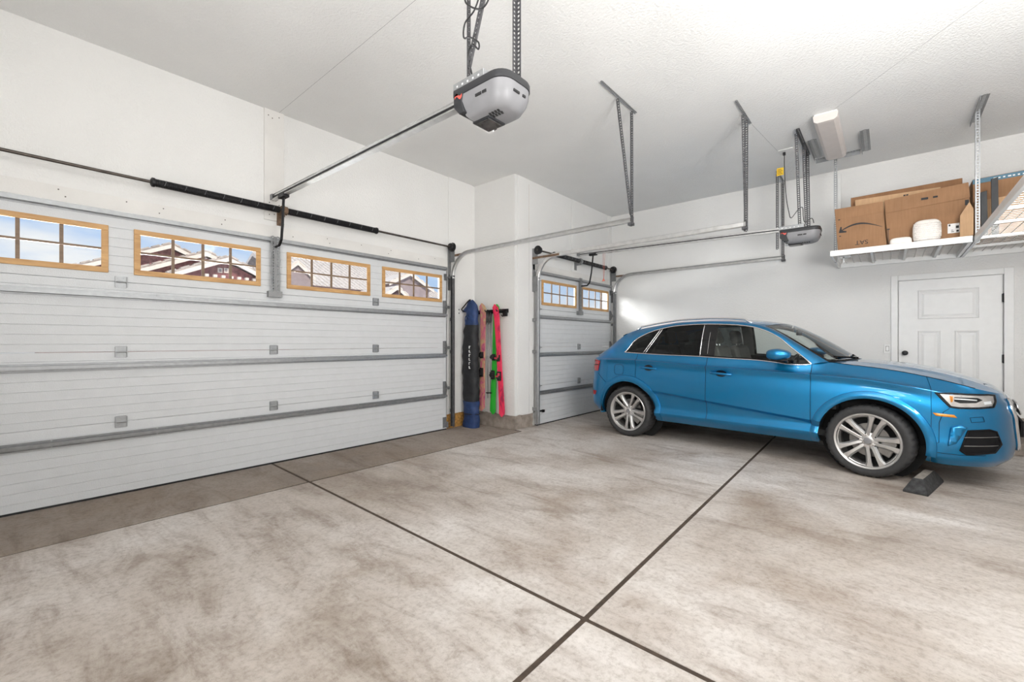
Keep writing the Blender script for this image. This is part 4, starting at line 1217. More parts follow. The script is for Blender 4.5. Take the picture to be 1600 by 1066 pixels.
# ski bag standing in the corner
sb = empty('ski_bag', (0.15, 4.775, 0.0))
tag(sb, 'navy and black padded ski bag standing in the corner', 'ski bag')
def bag_ring(z):
    # centre, half width and depth at height z
    keys = [(0.0, 0.145, 0.16, 0.085), (0.03, 0.148, 0.165, 0.09), (0.12, 0.160, 0.145, 0.085), (0.26, 0.158, 0.150, 0.085), (0.32, 0.155, 0.150, 0.085), (0.5, 0.150, 0.155, 0.085),
            (0.9, 0.140, 0.160, 0.088), (1.2, 0.140, 0.158, 0.085), (1.5, 0.150, 0.140, 0.080), (1.62, 0.165, 0.125, 0.07), (1.72, 0.172, 0.118, 0.065), (1.82, 0.170, 0.125, 0.06), (1.90, 0.180, 0.085, 0.05), (1.96, 0.178, 0.035, 0.03), (1.985, 0.175, 0.008, 0.01)]
    for a, b in zip(keys[:-1], keys[1:]):
        if a[0] <= z <= b[0]:
            t = (z - a[0]) / (b[0] - a[0])
            q = [lerp(a[i], b[i], t) for i in (1, 2, 3)]
            return [q[0] + 0.045, q[1] * 0.93, q[2]]
    return [keys[-1][1] + 0.045, keys[-1][2], keys[-1][3]]
def bag_part(z0, z1, n):
    G = []
    rr = random.Random(int(z0 * 100))
    ph = [rr.uniform(0, 6) for _ in range(4)]
    for i in range(n + 1):
        z = lerp(z0, z1, i / n)
        cx_, w, d = bag_ring(z)
        row = []
        for j in range(25):
            a = 2 * PI * j / 24
            k = 1 + 0.035 * math.sin(a * 2 + z * 19 + ph[0]) + 0.03 * math.sin(a * 3 - z * 31 + ph[1]) + 0.02 * math.sin(z * 47 + ph[2])
            sg = lambda v: math.copysign(abs(v) ** 0.75, v)
            row.append((cx_ + w * sg(math.cos(a)) * k, 4.775 + d * sg(math.sin(a)) * k, z))
        G.append(row)
    m = MB().grid(G)
    m.add([G[0][j] for j in range(24)], [tuple(range(24))])
    m.add([G[-1][j] for j in range(24)], [tuple(range(24))])
    return m
build('bottom_panel', bag_part(0.0, 0.41, 24), 'bag_navy', sb, smooth=50)
build('body', bag_part(0.405, 1.595, 48), 'bag_black', sb, smooth=50)
build('top_panel', bag_part(1.59, 1.985, 24), 'bag_navy', sb, smooth=50)
build('hem', MB().tube([(0.203 + 0.150 * math.cos(a), 4.775 + 0.092 * math.sin(a), 0.215) for a in [2 * PI * i / 24 for i in range(24)]], 0.008, 6, closed=True), 'bag_black', sb, smooth=True)
build('handle_strap', MB().tube(smooth_path([(0.11, 4.715, 1.80), (0.07, 4.69, 1.835), (0.13, 4.69, 1.89), (0.19, 4.715, 1.96), (0.225, 4.735, 1.985)], 5), 0.011, 6), 'bag_black', sb, smooth=True)
build('buckle_strap', MB().tube(smooth_path([(0.15, 4.70, 1.60), (0.14, 4.70, 1.70), (0.18, 4.70, 1.74), (0.22, 4.70, 1.70)], 5), 0.008, 6), 'bag_navy', sb, smooth=True)
rr = random.Random(5)
for i in range(6):   # vertical white letters, illegible in the photograph
    z = 1.225 - 0.062 * i
    x = 0.235
    yy = 4.683
    m = MB()
    m.box((x, yy, z), (x + 0.010, yy + 0.012, z + 0.042)).box((x, yy, z + (0.0 if i % 2 else 0.032)), (x + 0.026, yy + 0.012, z + (0.010 if i % 2 else 0.042)))
    build('printed_letter', m, 'label_white', sb)

build('hood_flap', MB().prism([(0.015, 4.735, 1.80), (0.10, 4.735, 1.79), (0.27, 4.735, 1.82), (0.225, 4.735, 1.93), (0.175, 4.735, 1.995), (0.12, 4.735, 1.89)], (0, 0.05, 0)), 'bag_navy', sb, bev=0.012)
# ============================================================ WHEEL STOP
ws = empty('wheel_stop', (5.40, 5.5, 0))
tag(ws, 'worn black rubber wheel stop on the floor in front of the front tyre', 'wheel stop')
# low ramped block lying along y in front of the tyre
A_ = Vector((5.315, 5.19, 0)); B_ = Vector((5.455, 5.83, 0))
ax = (B_ - A_).normalized(); sx = Vector((ax.y, -ax.x, 0))
def wp(l, s, z): return A_ + ax * l + sx * s + Vector((0, 0, z))
Lb = (B_ - A_).length
m = MB()
v = [wp(0, -0.085, 0), wp(0, 0.085, 0), wp(Lb, 0.085, 0), wp(Lb, -0.085, 0), wp(0, -0.082, 0.02), wp(0, 0.082, 0.02), wp(Lb, 0.082, 0.02), wp(Lb, -0.082, 0.02),
     wp(0.10, -0.035, 0.115), wp(0.10, 0.035, 0.115), wp(Lb - 0.10, 0.035, 0.115), wp(Lb - 0.10, -0.035, 0.115)]
m.add(v, [(0, 3, 2, 1), (0, 1, 5, 4), (1, 2, 6, 5), (2, 3, 7, 6), (3, 0, 4, 7), (4, 5, 9, 8), (5, 6, 10, 9), (6, 7, 11, 10), (7, 4, 8, 11), (8, 9, 10, 11)])
build('block', m, 'rubber_block', ws, bev=0.005)
build('worn_top', MB().prism([wp(0.115, -0.030, 0.1155), wp(0.115, 0.030, 0.1155), wp(Lb - 0.115, 0.030, 0.1155), wp(Lb - 0.115, -0.030, 0.1155)], (0, 0, 0.0015)), 'rubber_worn', ws)

# ============================================================ THE STREET OUTSIDE
struct(build('ground_outside', MB().box((-60, -40, -0.35), (-0.32, 60, -0.20)), 'snow_ground'), 'pale snowy driveway and street outside')
def house(label, x, y):
    root = empty('house', (x, y, -0.2))
    return tag(root, label, 'house', 'houses across the street')
def gable_wing(root, x, y0, y1, ridge_y, ztop, pitch, depth, wall_m, roof_m, wins=(), over=0.4):
    """wing whose gable end faces the garage (+x)"""
    zr = ztop - 0.24
    za, zb = zr - pitch * (ridge_y - y0), zr - pitch * (y1 - ridge_y)
    w = build('wing_wall', MB().prism([(x, y0, -0.2), (x, y1, -0.2), (x, y1, zb), (x, ridge_y, zr), (x, y0, za)], (-depth, 0, 0)), wall_m, root)
    for sg_, ye in ((-1, y0), (1, y1)):
        yo = ye + sg_ * over; zo = zr - pitch * abs(yo - ridge_y)
        rf = build('roof_slope', MB().prism([(x + over, yo, zo + 0.08), (x + over, ridge_y, zr + 0.08), (x + over, ridge_y, zr + 0.20), (x + over, yo, zo + 0.20)], (-depth - over + 0.02, 0, 0)), roof_m, root)
        build('fascia', MB().prism([(x + over + 0.03, yo, zo - 0.04), (x + over + 0.03, ridge_y, zr - 0.04), (x + over + 0.03, ridge_y, zr + 0.12), (x + over + 0.03, yo, zo + 0.12)], (-0.05, 0, 0)), 'fascia_cream', rf)
        n_ = max(2, int(abs(yo - ridge_y) / 0.36))
        for i in range(n_):
            t = (i + 0.5) / n_
            yy, z = lerp(yo, ridge_y, t), lerp(zo, zr, t)
            build('tile', MB().bar((x + over - 0.09, yy + sg_ * 0.13, z + 0.21 - 0.13 * pitch), (x + over - 0.09, yy - sg_ * 0.13, z + 0.21 + 0.13 * pitch), 0.06, 0.25, up=(1, 0, 0)), roof_m, rf)
    for (ya, yb, z0, z1) in wins:
        wf = build('window', MB().box((x, ya, z0), (x + 0.05, yb, z1)), 'fascia_cream', root)
        build('pane', MB().box((x + 0.04, ya + 0.04, z0 + 0.04), (x + 0.06, yb - 0.04, z1 - 0.04)), 'siding_taupe', wf)
hA = house('brick-red house with three overlapping gables, seen through the second window', -18.0, 5.5)
gable_wing(hA, -19.0, 0.9, 8.6, 4.825, 5.70, 0.45, 3.0, 'siding_brick', 'roof_tile')
gable_wing(hA, -17.0, 2.7, 8.7, 5.62, 5.22, 0.45, 1.95, 'siding_brick', 'roof_tile')
gable_wing(hA, -15.0, 3.4, 8.3, 5.83, 4.78, 0.46, 1.95, 'siding_brick', 'roof_tile', wins=[(5.56, 5.72, 4.07, 4.26), (5.775, 5.93, 4.09, 4.28)])
for i in range(7):
    build('corbel', MB().box((-14.95, 5.1 + 0.28 * i, 3.86), (-14.80, 5.22 + 0.28 * i, 3.96)), 'fascia_cream', hA)
hB = house('pale taupe house with long tiled roof, seen through the third and fourth windows', -21.5, 15.0)
build('main_wall', MB().box((-29.5, 10.6, -0.2), (-20.4, 21.5, 4.6)), 'siding_taupe', hB)
mr_ = build('main_roof', MB().prism([(-19.9, 10.2, 4.55), (-25.0, 10.2, 6.95), (-30.0, 10.2, 4.55), (-25.0, 10.2, 6.70)], (0, 11.6, 0)), 'roof_pale', hB)
for i in range(36):
    yy = 10.35 + i * 0.32
    build('tile_rib', MB().bar((-19.95, yy, 4.60), (-25.0, yy, 6.99), 0.16, 0.06), 'roof_pale', mr_)
build('gutter', MB().box((-19.92, 10.2, 4.42), (-19.78, 16.2, 4.56)), 'siding_dark', mr_)
gable_wing(hB, -18.0, 9.25, 10.65, 9.907, 5.56, 0.85, 2.4, 'siding_taupe', 'fascia_cream', over=0.15)
gable_wing(hB, -19.4, 16.45, 19.6, 17.85, 6.05, 0.50, 2.0, 'siding_taupe', 'fascia_cream', over=0.25)
gable_wing(hB, -16.0, 13.75, 15.5, 14.5, 4.54, 0.65, 3.6, 'siding_dark', 'fascia_cream', over=0.2)
hC = house('distant pale roof low in the small door windows', -27.0, 50.0)
build('main_wall', MB().box((-29.0, 40.0, -0.2), (-25.0, 62.0, 5.2)), 'siding_taupe', hC)
build('main_roof', MB().prism([(-24.5, 39.5, 5.1), (-27.0, 39.5, 6.2), (-29.5, 39.5, 5.1), (-27.0, 39.5, 6.0)], (0, 23, 0)), 'roof_tile', hC)
# dark brown neighbour wall seen through the small door
nb = empty('neighbour_wall', (0.2, 10.6, -0.2))
tag(nb, 'dark brown board wall outside the right window of the narrow door', 'wall')
build('wall_core', MB().box((-0.62, 10.40, -0.2), (1.2, 12.0, 4.6)), 'siding_dark', nb)
for i in range(9):
    build('board', MB().box((-0.66 + 0.205 * i, 10.33, -0.2), (-0.47 + 0.205 * i, 10.40, 4.6)), 'siding_dark', nb)
# ============================================================ THE CAR (local frame: +x forward, +y left, built about mid wheelbase)
CAR_Z = math.radians(-4.36)
car = empty('car', (3.785, 6.518, 0.0), CAR_Z)
tag(car, 'bright blue compact SUV parked facing right', 'car')
ORG['car'] = Vector((0, 0, 0))     # children are authored in the car's own frame
XF, XR, RW = 1.275, -1.375, 0.352  # axles and tyre radius

class Spline:
    """natural cubic spline through points with given knots"""
    def __init__(self, t, Y):
        self.t = np.array(t, float); self.Y = np.array(Y, float)
        n = len(t); h = np.diff(self.t)
        A = np.zeros((n, n)); B = np.zeros((n, self.Y.shape[1]))
        A[0, 0] = A[-1, -1] = 1
        for i in range(1, n - 1):
            A[i, i - 1] = h[i - 1]; A[i, i] = 2 * (h[i - 1] + h[i]); A[i, i + 1] = h[i]
            B[i] = 3 * ((self.Y[i + 1] - self.Y[i]) / h[i] - (self.Y[i] - self.Y[i - 1]) / h[i - 1])
        self.c = np.linalg.solve(A, B); self.h = h
    def __call__(self, x):
        i = int(np.clip(np.searchsorted(self.t, x) - 1, 0, len(self.h) - 1))
        d = x - self.t[i]; h = self.h[i]
        b = (self.Y[i + 1] - self.Y[i]) / h - h * (2 * self.c[i] + self.c[i + 1]) / 3
        dd = (self.c[i + 1] - self.c[i]) / (3 * h)
        return self.Y[i] + b * d + self.c[i] * d * d + dd * d ** 3
def pchip(ts, ys, x):
    """monotone cubic through scalar samples"""
    n = len(ts)
    i = int(np.clip(np.searchsorted(ts, x) - 1, 0, n - 2))
    h = np.diff(ts); dl = np.diff(ys, axis=0) / (h[:, None] if np.ndim(ys) > 1 else h)
    def slope(k):
        if k == 0: return dl[0]
        if k == n - 1: return dl[-1]
        w1, w2 = 2 * h[k] + h[k - 1], h[k] + 2 * h[k - 1]
        a, b = dl[k - 1], dl[k]
        s = a * b
        with np.errstate(divide='ignore', invalid='ignore'):
            m = (w1 + w2) / (w1 / np.where(a == 0, 1e-12, a) + w2 / np.where(b == 0, 1e-12, b))
        return np.where(s > 0, m, 0)
    m0, m1 = slope(i), slope(i + 1)
    s = (x - ts[i]) / h[i]
    return ys[i] * (1 + 2 * s) * (1 - s) ** 2 + h[i] * m0 * s * (1 - s) ** 2 + ys[i + 1] * s * s * (3 - 2 * s) + h[i] * m1 * s * s * (s - 1)

plan = [(2.285, 0), (2.268, .36), (2.205, .60), (2.09, .755), (1.93, .842), (1.74, .890), (1.5, .908), (1.275, .914), (1.05, .914), (.93, .914), (.80, .914), (.4, .916), (0, .916), (-.4, .916), (-.9, .916), (-1.15, .916), (-1.375, .916), (-1.6, .906), (-1.82, .878), (-2.0, .80), (-2.105, .62), (-2.150, .32), (-2.160, 0)]
NS = len(plan)
kn = [0.0]
for a, b in zip(plan[:-1], plan[1:]):
    kn.append(kn[-1] + math.hypot(b[0] - a[0], b[1] - a[1]))
psp = Spline(kn, [(p[0], p[1]) for p in plan])
def pnorm(k):
    if k == 0: return np.array([1.0, 0.0])
    if k == NS - 1: return np.array([-1.0, 0.0])
    d = psp(kn[k] + 0.01) - psp(kn[k] - 0.01)
    n = np.array([-d[1], d[0]])
    n = n / np.linalg.norm(n)
    return n if n @ np.array(plan[k]) > 0 else -n
#          st: z and inset for rows 0..7 (0 lip, 1 sill crest, 2 hollow, 3 lower crease, 4 waist, 5 shoulder, 6 above shoulder)
def rows_at(k):
    x = plan[k][0]
    sh = float(pchip(np.array([-2.2, -1.9, -1.4, -.28, .8, 1.275, 1.5, 1.74, 1.93, 2.09, 2.29]), np.array([1.045, 1.075, 1.081, 1.031, .992, .962, .93, .895, .865, .845, .80]), x))
    lo = min(max(0.582 - 0.093 * x, 0.50), 0.68)
    if k <= 3:      # nose
        z = [0.215, 0.295, 0.40, 0.47, 0.54, 0.66, sh - 0.09, sh - 0.045, sh - 0.012]
        i = [0.085, 0.015, 0.0, 0.004, 0.008, 0.012, 0.028, 0.038, 0.055]
    elif k == 4:
        z = [0.215, 0.30, 0.40, 0.47, 0.54, 0.66, sh - 0.08, sh - 0.03, sh]
        i = [0.075, 0.012, 0.0, 0.005, 0.008, 0.006, 0.012, 0.02, 0.045]
    elif k == 5:
        z = [0.225, 0.315, 0.42, 0.48, 0.54, 0.70, sh - 0.07, sh - 0.012, sh + 0.004]
        i = [0.07, 0.010, 0.004, 0.006, 0.006, 0.002, 0.008, 0.006, 0.028]
    elif k >= NS - 4:  # tail
        z = [0.325, 0.42, 0.52, 0.58, 0.65, 0.82, sh - 0.08, sh - 0.02, sh + 0.02]
        i = [0.07, 0.010, 0.0, 0.0, 0.0, 0.012, 0.022, 0.03, 0.045]
    elif k == NS - 5:
        z = [0.30, 0.40, 0.50, 0.58, 0.66, 0.82, sh - 0.07, sh - 0.01, sh + 0.006]
        i = [0.08, 0.015, 0.005, 0.005, 0.002, 0.002, 0.010, 0.006, 0.03]
    else:
        wl_ = 1.0 if k in (10, 11, 12, 13, 14) else 0.35
        z = [0.268, 0.380, 0.455, lo - 0.030, lo, 0.80, sh - 0.065, sh - 0.006, sh + 0.007]
        i = [0.105, 0.020, 0.052, 0.032 * wl_ + 0.004, 0.0, 0.003, 0.016, -0.003, 0.024]
    return z, i
belt = [(2.205, 0, .845), (2.188, .34, .852), (2.118, .58, .876), (2.0, .712, .914), (1.86, .735, .957), (1.70, .746, 1.0), (1.5, .752, 1.043), (1.275, .754, 1.077), (1.05, .750, 1.103), (.935, .752, 1.114), (.80, .828, 1.090), (.4, .838, 1.106), (0, .840, 1.127), (-.4, .840, 1.144), (-.9, .838, 1.156), (-1.15, .835, 1.166), (-1.375, .830, 1.175), (-1.6, .812, 1.178), (-1.82, .768, 1.150), (-1.985, .675, 1.112), (-2.055, .50, 1.098), (-2.085, .27, 1.090), (-2.095, 0, 1.088)]
ctrl = []
for k in range(NS):
    z, ins = rows_at(k)
    n = pnorm(k)
    col = []
    for r in range(9):
        p = np.array(plan[k]) - n * ins[r]
        if k in (0, NS - 1): p[1] = 0.0
        col.append((p[0], p[1], z[r]))
    col.append(belt[k])
    ctrl.append(col)
ctrl = np.array(ctrl)                      # [station, row, xyz]
NR = 10
row_sp = [Spline(kn, ctrl[:, r, :]) for r in range(NR)]
VR = np.array([0, 1.0, 1.75, 2.35, 2.6, 4.6, 5.9, 6.5, 6.75, 7.8])
UG = np.linspace(0, kn[-1], 760); VG = np.linspace(0, 7.8, 261)
def _dense():
    R_ = np.array([[row_sp[r](u) for u in UG] for r in range(NR)])      # row, u, xyz
    h = np.diff(VR)[:, None, None]; dl = np.diff(R_, axis=0) / h
    m = np.zeros_like(R_); m[0] = dl[0]; m[-1] = dl[-1]
    for k in range(1, NR - 1):
        w1, w2 = 2 * h[k] + h[k - 1], h[k] + 2 * h[k - 1]
        a_, b_ = dl[k - 1], dl[k]
        ok = a_ * b_ > 0
        m[k] = np.where(ok, (w1 + w2) / (w1 / np.where(ok, a_, 1) + w2 / np.where(ok, b_, 1)), 0)
    out = np.zeros((len(UG), len(VG), 3))
    for j, v in enumerate(VG):
        i = int(np.clip(np.searchsorted(VR, v) - 1, 0, NR - 2)); hh = VR[i + 1] - VR[i]; q = (v - VR[i]) / hh
        out[:, j] = R_[i] * (1 + 2 * q) * (1 - q) ** 2 + hh * m[i] * q * (1 - q) ** 2 + R_[i + 1] * q * q * (3 - 2 * q) + hh * m[i + 1] * q * q * (q - 1)
    return out
SG = _dense()
SGC = np.ascontiguousarray(SG[::4, ::4])
def S1(u, v):
    """lower body surface; u = plan length, v = row coordinate"""
    a_ = min(max(u / kn[-1] * (len(UG) - 1), 0), len(UG) - 1.0001); b_ = min(max(v / 7.8 * (len(VG) - 1), 0), len(VG) - 1.0001)
    i, j = int(a_), int(b_); a_ -= i; b_ -= j
    return (SG[i, j] * (1 - a_) + SG[i + 1, j] * a_) * (1 - b_) + (SG[i, j + 1] * (1 - a_) + SG[i + 1, j + 1] * a_) * b_
def u_of_x(x):     # side part only
    a, b = kn[4], kn[NS - 5]
    for _ in range(50):
        m = (a + b) / 2
        if psp(m)[0] > x: a = m
        else: b = m
    return (a + b) / 2
NV1 = [0, .4, .75, 1.0, 1.25, 1.6, 1.9, 2.2, 2.4, 2.6, 3.0, 3.5, 4.0, 4.6, 5.2, 5.7, 6.1, 6.35, 6.5, 6.62, 6.75, 7.1, 7.45, 7.8]
def inv(x, z, x_is='x'):
    """(u, v) of the side surface at given x (or y) and z"""
    key = 0 if x_is == 'x' else 1
    D_ = (SGC[..., key] - x) ** 2 + (SGC[..., 2] - z) ** 2
    if x_is == 'y': D_ = D_ + np.where(SGC[..., 0] < 0, 9.0, 0.0)
    i_, j_ = np.unravel_index(np.argmin(D_), D_.shape)
    u, v = UG[i_ * 4], VG[j_ * 4]
    for _ in range(5):
        p = S1(u, v); e = 4e-3
        pu = (S1(u + e, v) - p) / e; pv = (S1(u, v + e) - p) / e
        A = np.array([[pu[key], pv[key]], [pu[2], pv[2]]])
        r = np.array([x - p[key], z - p[2]])
        if abs(np.linalg.det(A)) < 1e-7: break
        du, dv = np.clip(np.linalg.solve(A, r), -0.03, 0.03)
        u = min(max(u + du, 0), kn[-1]); v = min(max(v + dv, 0), 7.8)
    return u, v
def surf(x, z, off=0.0, x_is='x'):
    u, v = inv(x, z, x_is)
    p = S1(u, v); e = 1.2e-2
    pu = S1(min(u + e, kn[-1]), v) - S1(max(u - e, 0), v); pv = S1(u, min(v + e, 7.8)) - S1(u, max(v - e, 0))
    n = np.cross(pu, pv); n = n / (np.linalg.norm(n) + 1e-12)
    c = np.array([0.0, 0, 0.6])
    if n @ (p - c) < 0: n = -n
    return p + n * off, n
def side(p, s): return (p[0], p[1] * s, p[2])

# ---- panels of the lower body: column ranges with 5 mm gaps, arches cut out
UX = {k: u_of_x(k) for k in (1.72, .80, -.285, -1.0, -1.235, -1.70)}
GAP = 0.0028
def panel_grid(u0, u1, vlist, s, arch=None, du=0.03, v0=None):
    n = max(2, int((u1 - u0) / du))
    us = [lerp(u0, u1, i / n) for i in range(n + 1)]
    P_ = [[S1(u, v) for v in vlist] for u in us]
    inside = lambda p: arch is not None and math.hypot(p[0] - arch[0], p[2] - arch[1]) < arch[2]
    m = MB(); idx = {}
    keep = []
    for i in range(n):
        for j in range(len(vlist) - 1):
            q = [(i, j), (i, j + 1), (i + 1, j + 1), (i + 1, j)]
            if all(inside(P_[a][b]) for a, b in q): continue
            keep.append(q)
    for q in keep:
        for a, b in q:
            if (a, b) in idx: continue
            p = P_[a][b].copy()
            if inside(p):
                d = math.hypot(p[0] - arch[0], p[2] - arch[1]) + 1e-9
                p[0] = arch[0] + (p[0] - arch[0]) / d * arch[2]
                p[2] = arch[1] + (p[2] - arch[1]) / d * arch[2]
            idx[a, b] = len(m.v); m.v.append(side(p, s))
        m.f.append(tuple(idx[k] for k in q))
    return m
AF = (XF, RW + 0.01, 0.425); AR = (XR, RW + 0.01, 0.425)
VS_ALL = []
for a, b in zip(NV1[:-1], NV1[1:]):
    k = 2
    for i in range(k): VS_ALL.append(lerp(a, b, i / k))
VS_ALL.append(7.8)
VS_DOOR = [v for v in VS_ALL if v >= 1.0]
VS_SILL = [v for v in VS_ALL if v <= 1.0]
VS_SILL[-1] = 0.985
for s, sn in ((-1, 'near'), (1, 'far')):
    fnt = build('front_bumper', panel_grid(0.0, UX[1.72] - GAP, VS_ALL, s, AF), 'car_paint', car, smooth=38)
    build('fender', panel_grid(UX[1.72] + GAP * .3, UX[.80] - GAP, VS_ALL, s, AF), 'car_paint', car, smooth=38)
    d1_ = build('front_door', panel_grid(UX[.80] + GAP, UX[-.285] - GAP, VS_DOOR, s), 'car_paint', car, smooth=38)
    d2_ = build('rear_door', panel_grid(UX[-.285] + GAP, UX[-1.235] - GAP, VS_DOOR, s, AR), 'car_paint', car, smooth=38)
    build('sill', panel_grid(UX[.80] + GAP, UX[-1.0], VS_SILL, s, AR), 'car_paint', car, smooth=38)
    build('quarter_panel', panel_grid(UX[-1.235] + GAP, UX[-1.70] - GAP * .3, VS_ALL, s, AR), 'car_paint', car, smooth=38)
    build('rear_bumper', panel_grid(UX[-1.70] + GAP * .3, kn[-1], VS_ALL, s, AR), 'car_paint', car, smooth=38)
    # black liner just inside, seen through the gaps
    lin = []
    n = 110
    for i in range(n + 1):
        u = kn[-1] * i / n
        row = []
        for v in NV1[1:-1:2] + [7.75]:
            p = S1(u, v)
            q = p * np.array([0.985, 0.972, 1.0])
            row.append(side(q, s))
        lin.append(row)
    m = MB().grid(lin)
    fcs = []
    for f in m.f:
        c = np.mean([m.v[i] for i in f], axis=0)
        if math.hypot(c[0] - XF, c[2] - RW) < 0.46 or math.hypot(c[0] - XR, c[2] - RW) < 0.46: continue
        fcs.append(f)
    m.f = fcs
    build('inner_liner', m, 'car_liner', car)
    # wheel arch flares
    for (cx_, cz_, r_), ro in ((AF, 0.485), (AR, 0.50)):
        G = []
        lo_a = -0.18
        for i in range(49):
            a = lerp(lo_a, PI - lo_a, i / 48)
            row = []
            for rr_, off in ((r_ - 0.012, -0.035), (r_ - 0.012, 0.012), (r_ + 0.004, 0.020), (r_ + 0.028, 0.021), (ro - 0.018, 0.016), (ro - 0.004, 0.012), (ro, 0.0)):
                x, z = cx_ + rr_ * math.cos(a), cz_ + rr_ * math.sin(a)
                z = max(z, 0.245)
                p, nn = surf(x, z, 0.0)
                row.append(side((p[0], p[1] + off, z), s))
            G.append(row)
        build('wheel_arch', MB().grid(G), 'car_paint', car, smooth=32)
        # dark wheel well
        G = []
        for i in range(25):
            a = lerp(-0.12, PI + 0.12, i / 24)
            G.append([(cx_ + (r_ + .0) * math.cos(a), s * y, cz_ + (r_ + .0) * math.sin(a)) for y in (0.90, 0.62)])
        build('wheel_well', MB().grid(G), 'car_liner', car)
        build('well_back', MB().lathe((cx_, s * 0.62, cz_), (0, -s, 0), [(r_ + 0.01, 0.0), (r_ + 0.01, 0.01)], 28), 'car_liner', car)

# ---- greenhouse
BD = [  # lower boundary of the roof band / upper edge of the side windows, and the roof edge
 ((.80, .828, 1.090), (.935, .752, 1.114)), ((.60, .768, 1.262), (.64, .695, 1.312)), ((.46, .735, 1.383), (.47, .662, 1.425)), ((.296, .708, 1.470), (.31, .628, 1.510)),
 ((.124, .692, 1.518), (.14, .606, 1.562)), ((-.136, .680, 1.545), (-.136, .592, 1.592)), ((-.42, .675, 1.555), (-.42, .586, 1.602)), ((-.704, .675, 1.546), (-.704, .582, 1.597)),
 ((-.957, .680, 1.508), (-.957, .577, 1.572)), ((-1.16, .694, 1.447), (-1.20, .572, 1.537)), ((-1.34, .740, 1.342), (-1.42, .568, 1.495)), ((-1.455, .826, 1.180), (-1.58, .572, 1.435)),
 ((-1.6, .812, 1.178), (-1.70, .602, 1.345)), ((-1.82, .768, 1.150), (-1.845, .635, 1.225)), ((-1.985, .675, 1.112), (-1.975, .668, 1.118))]
CT = [(1.10, 1.132), (.81, 1.335), (.61, 1.456), (.42, 1.545), (.21, 1.594), (-.12, 1.624), (-.42, 1.634), (-.70, 1.628), (-.957, 1.608), (-1.22, 1.573), (-1.48, 1.527), (-1.66, 1.468), (-1.78, 1.372), (-1.92, 1.235), (-2.05, 1.105)]
tt = np.arange(len(BD), dtype=float)
BL = np.array([b[0] for b in BD]); BU = np.array([b[1] for b in BD]); BC = np.array([(c[0], 0, c[1]) for c in CT])
T_ = np.linspace(0, 14, 561)
def _table(A_):
    B_ = np.array([pchip(tt, A_, t) for t in T_])
    def f(t):
        a_ = min(max(t * 40, 0), 559.9999); i = int(a_); a_ -= i
        return B_[i] * (1 - a_) + B_[i + 1] * a_
    return f, B_
bl, BLT = _table(BL)
bu, BUT = _table(BU)
bc, BCT = _table(BC)
R9 = np.array([row_sp[9](u) for u in UG])
def r9(u):
    a_ = min(max(u / kn[-1] * (len(UG) - 1), 0), len(UG) - 1.0001); i = int(a_); a_ -= i
    return R9[i] * (1 - a_) + R9[i + 1] * a_
def band(t, w):
    a, b = bl(t), bu(t)
    p = a + (b - a) * w
    bul = 0.014 * 4 * w * (1 - w)
    return np.array([p[0], p[1] + bul, p[2] + bul * 0.5])
def roofp(t, w):
    """w=0 at the centre line, 1 at the roof edge"""
    c, e = bc(t), bu(t)
    k = w ** 2.2
    return np.array([c[0] + (e[0] - c[0]) * w * w, e[1] * w, c[2] + (e[2] - c[2]) * k])
for s in (-1, 1):
    G = [[side(band(t, w), s) for w in np.linspace(0, 1, 6)] for t in np.linspace(0, 14, 113)]
    build('roof_rail_panel', MB().grid(G), 'car_paint', car, smooth=38)
    # roof rails
    pts = [Vector(side(bu(t) + np.array([0, 0.004, 0.030 if 4.2 < t < 9.6 else 0.004]), s)) for t in np.linspace(3.9, 9.9, 34)]
    build('roof_rail', MB().tube(pts, [0.004] + [0.012] * 32 + [0.004], 10), 'chrome', car, smooth=True)
W_ = list(np.linspace(-1, 1, 25))
def roof_patch(t0, t1, n, wl=W_, dz=0.0):
    return MB().grid([[tuple(np.array(side(roofp(t, abs(w)), 1 if w >= 0 else -1)) + np.array([0, 0, dz])) for w in wl] for t in np.linspace(t0, t1, n)])
build('windshield', roof_patch(0.05, 3.05, 22, list(np.linspace(-.97, .97, 25))), 'car_glass', car, smooth=True)
m = roof_patch(3.12, 11.0, 60)
build('roof', m, 'car_paint', car, smooth=38)
build('rear_window', roof_patch(11.15, 13.4, 16, list(np.linspace(-.93, .93, 21))), 'car_glass_tint', car, smooth=True)
build('tailgate', roof_patch(13.4, 14.0, 6), 'car_paint', car, smooth=38)
# A-pillar/windscreen black edge, and the roof spoiler lip
for s in (-1, 1):
    G = [[side(roofp(t, w) + np.array([0, 0, 0.0015]), s) for w in (0.945, 0.998)] for t in np.linspace(0.02, 3.1, 26)]
    build('windshield_edge', MB().grid(G), 'car_gloss_black', car)
    G = [[side(roofp(t, w), s) for w in (0.92, 1.0)] for t in np.linspace(11.05, 13.5, 16)]
    build('rear_pillar_trim', MB().grid(G), 'car_paint', car, smooth=38)
G = [[(roofp(11.0, abs(w))[0] - d, (1 if w >= 0 else -1) * roofp(11.0, abs(w))[1], roofp(11.0, abs(w))[2] + z) for d, z in ((-0.10, 0.028), (0.0, 0.012), (0.05, -0.012), (0.045, -0.03), (0.0, -0.035))] for w in np.linspace(-0.97, 0.97, 25)]
build('spoiler', MB().grid(G), 'car_paint', car, smooth=38)
build('cowl', roof_patch(0.0, 0.05, 2, list(np.linspace(-.97, .97, 25)), -0.004), 'car_black', car)

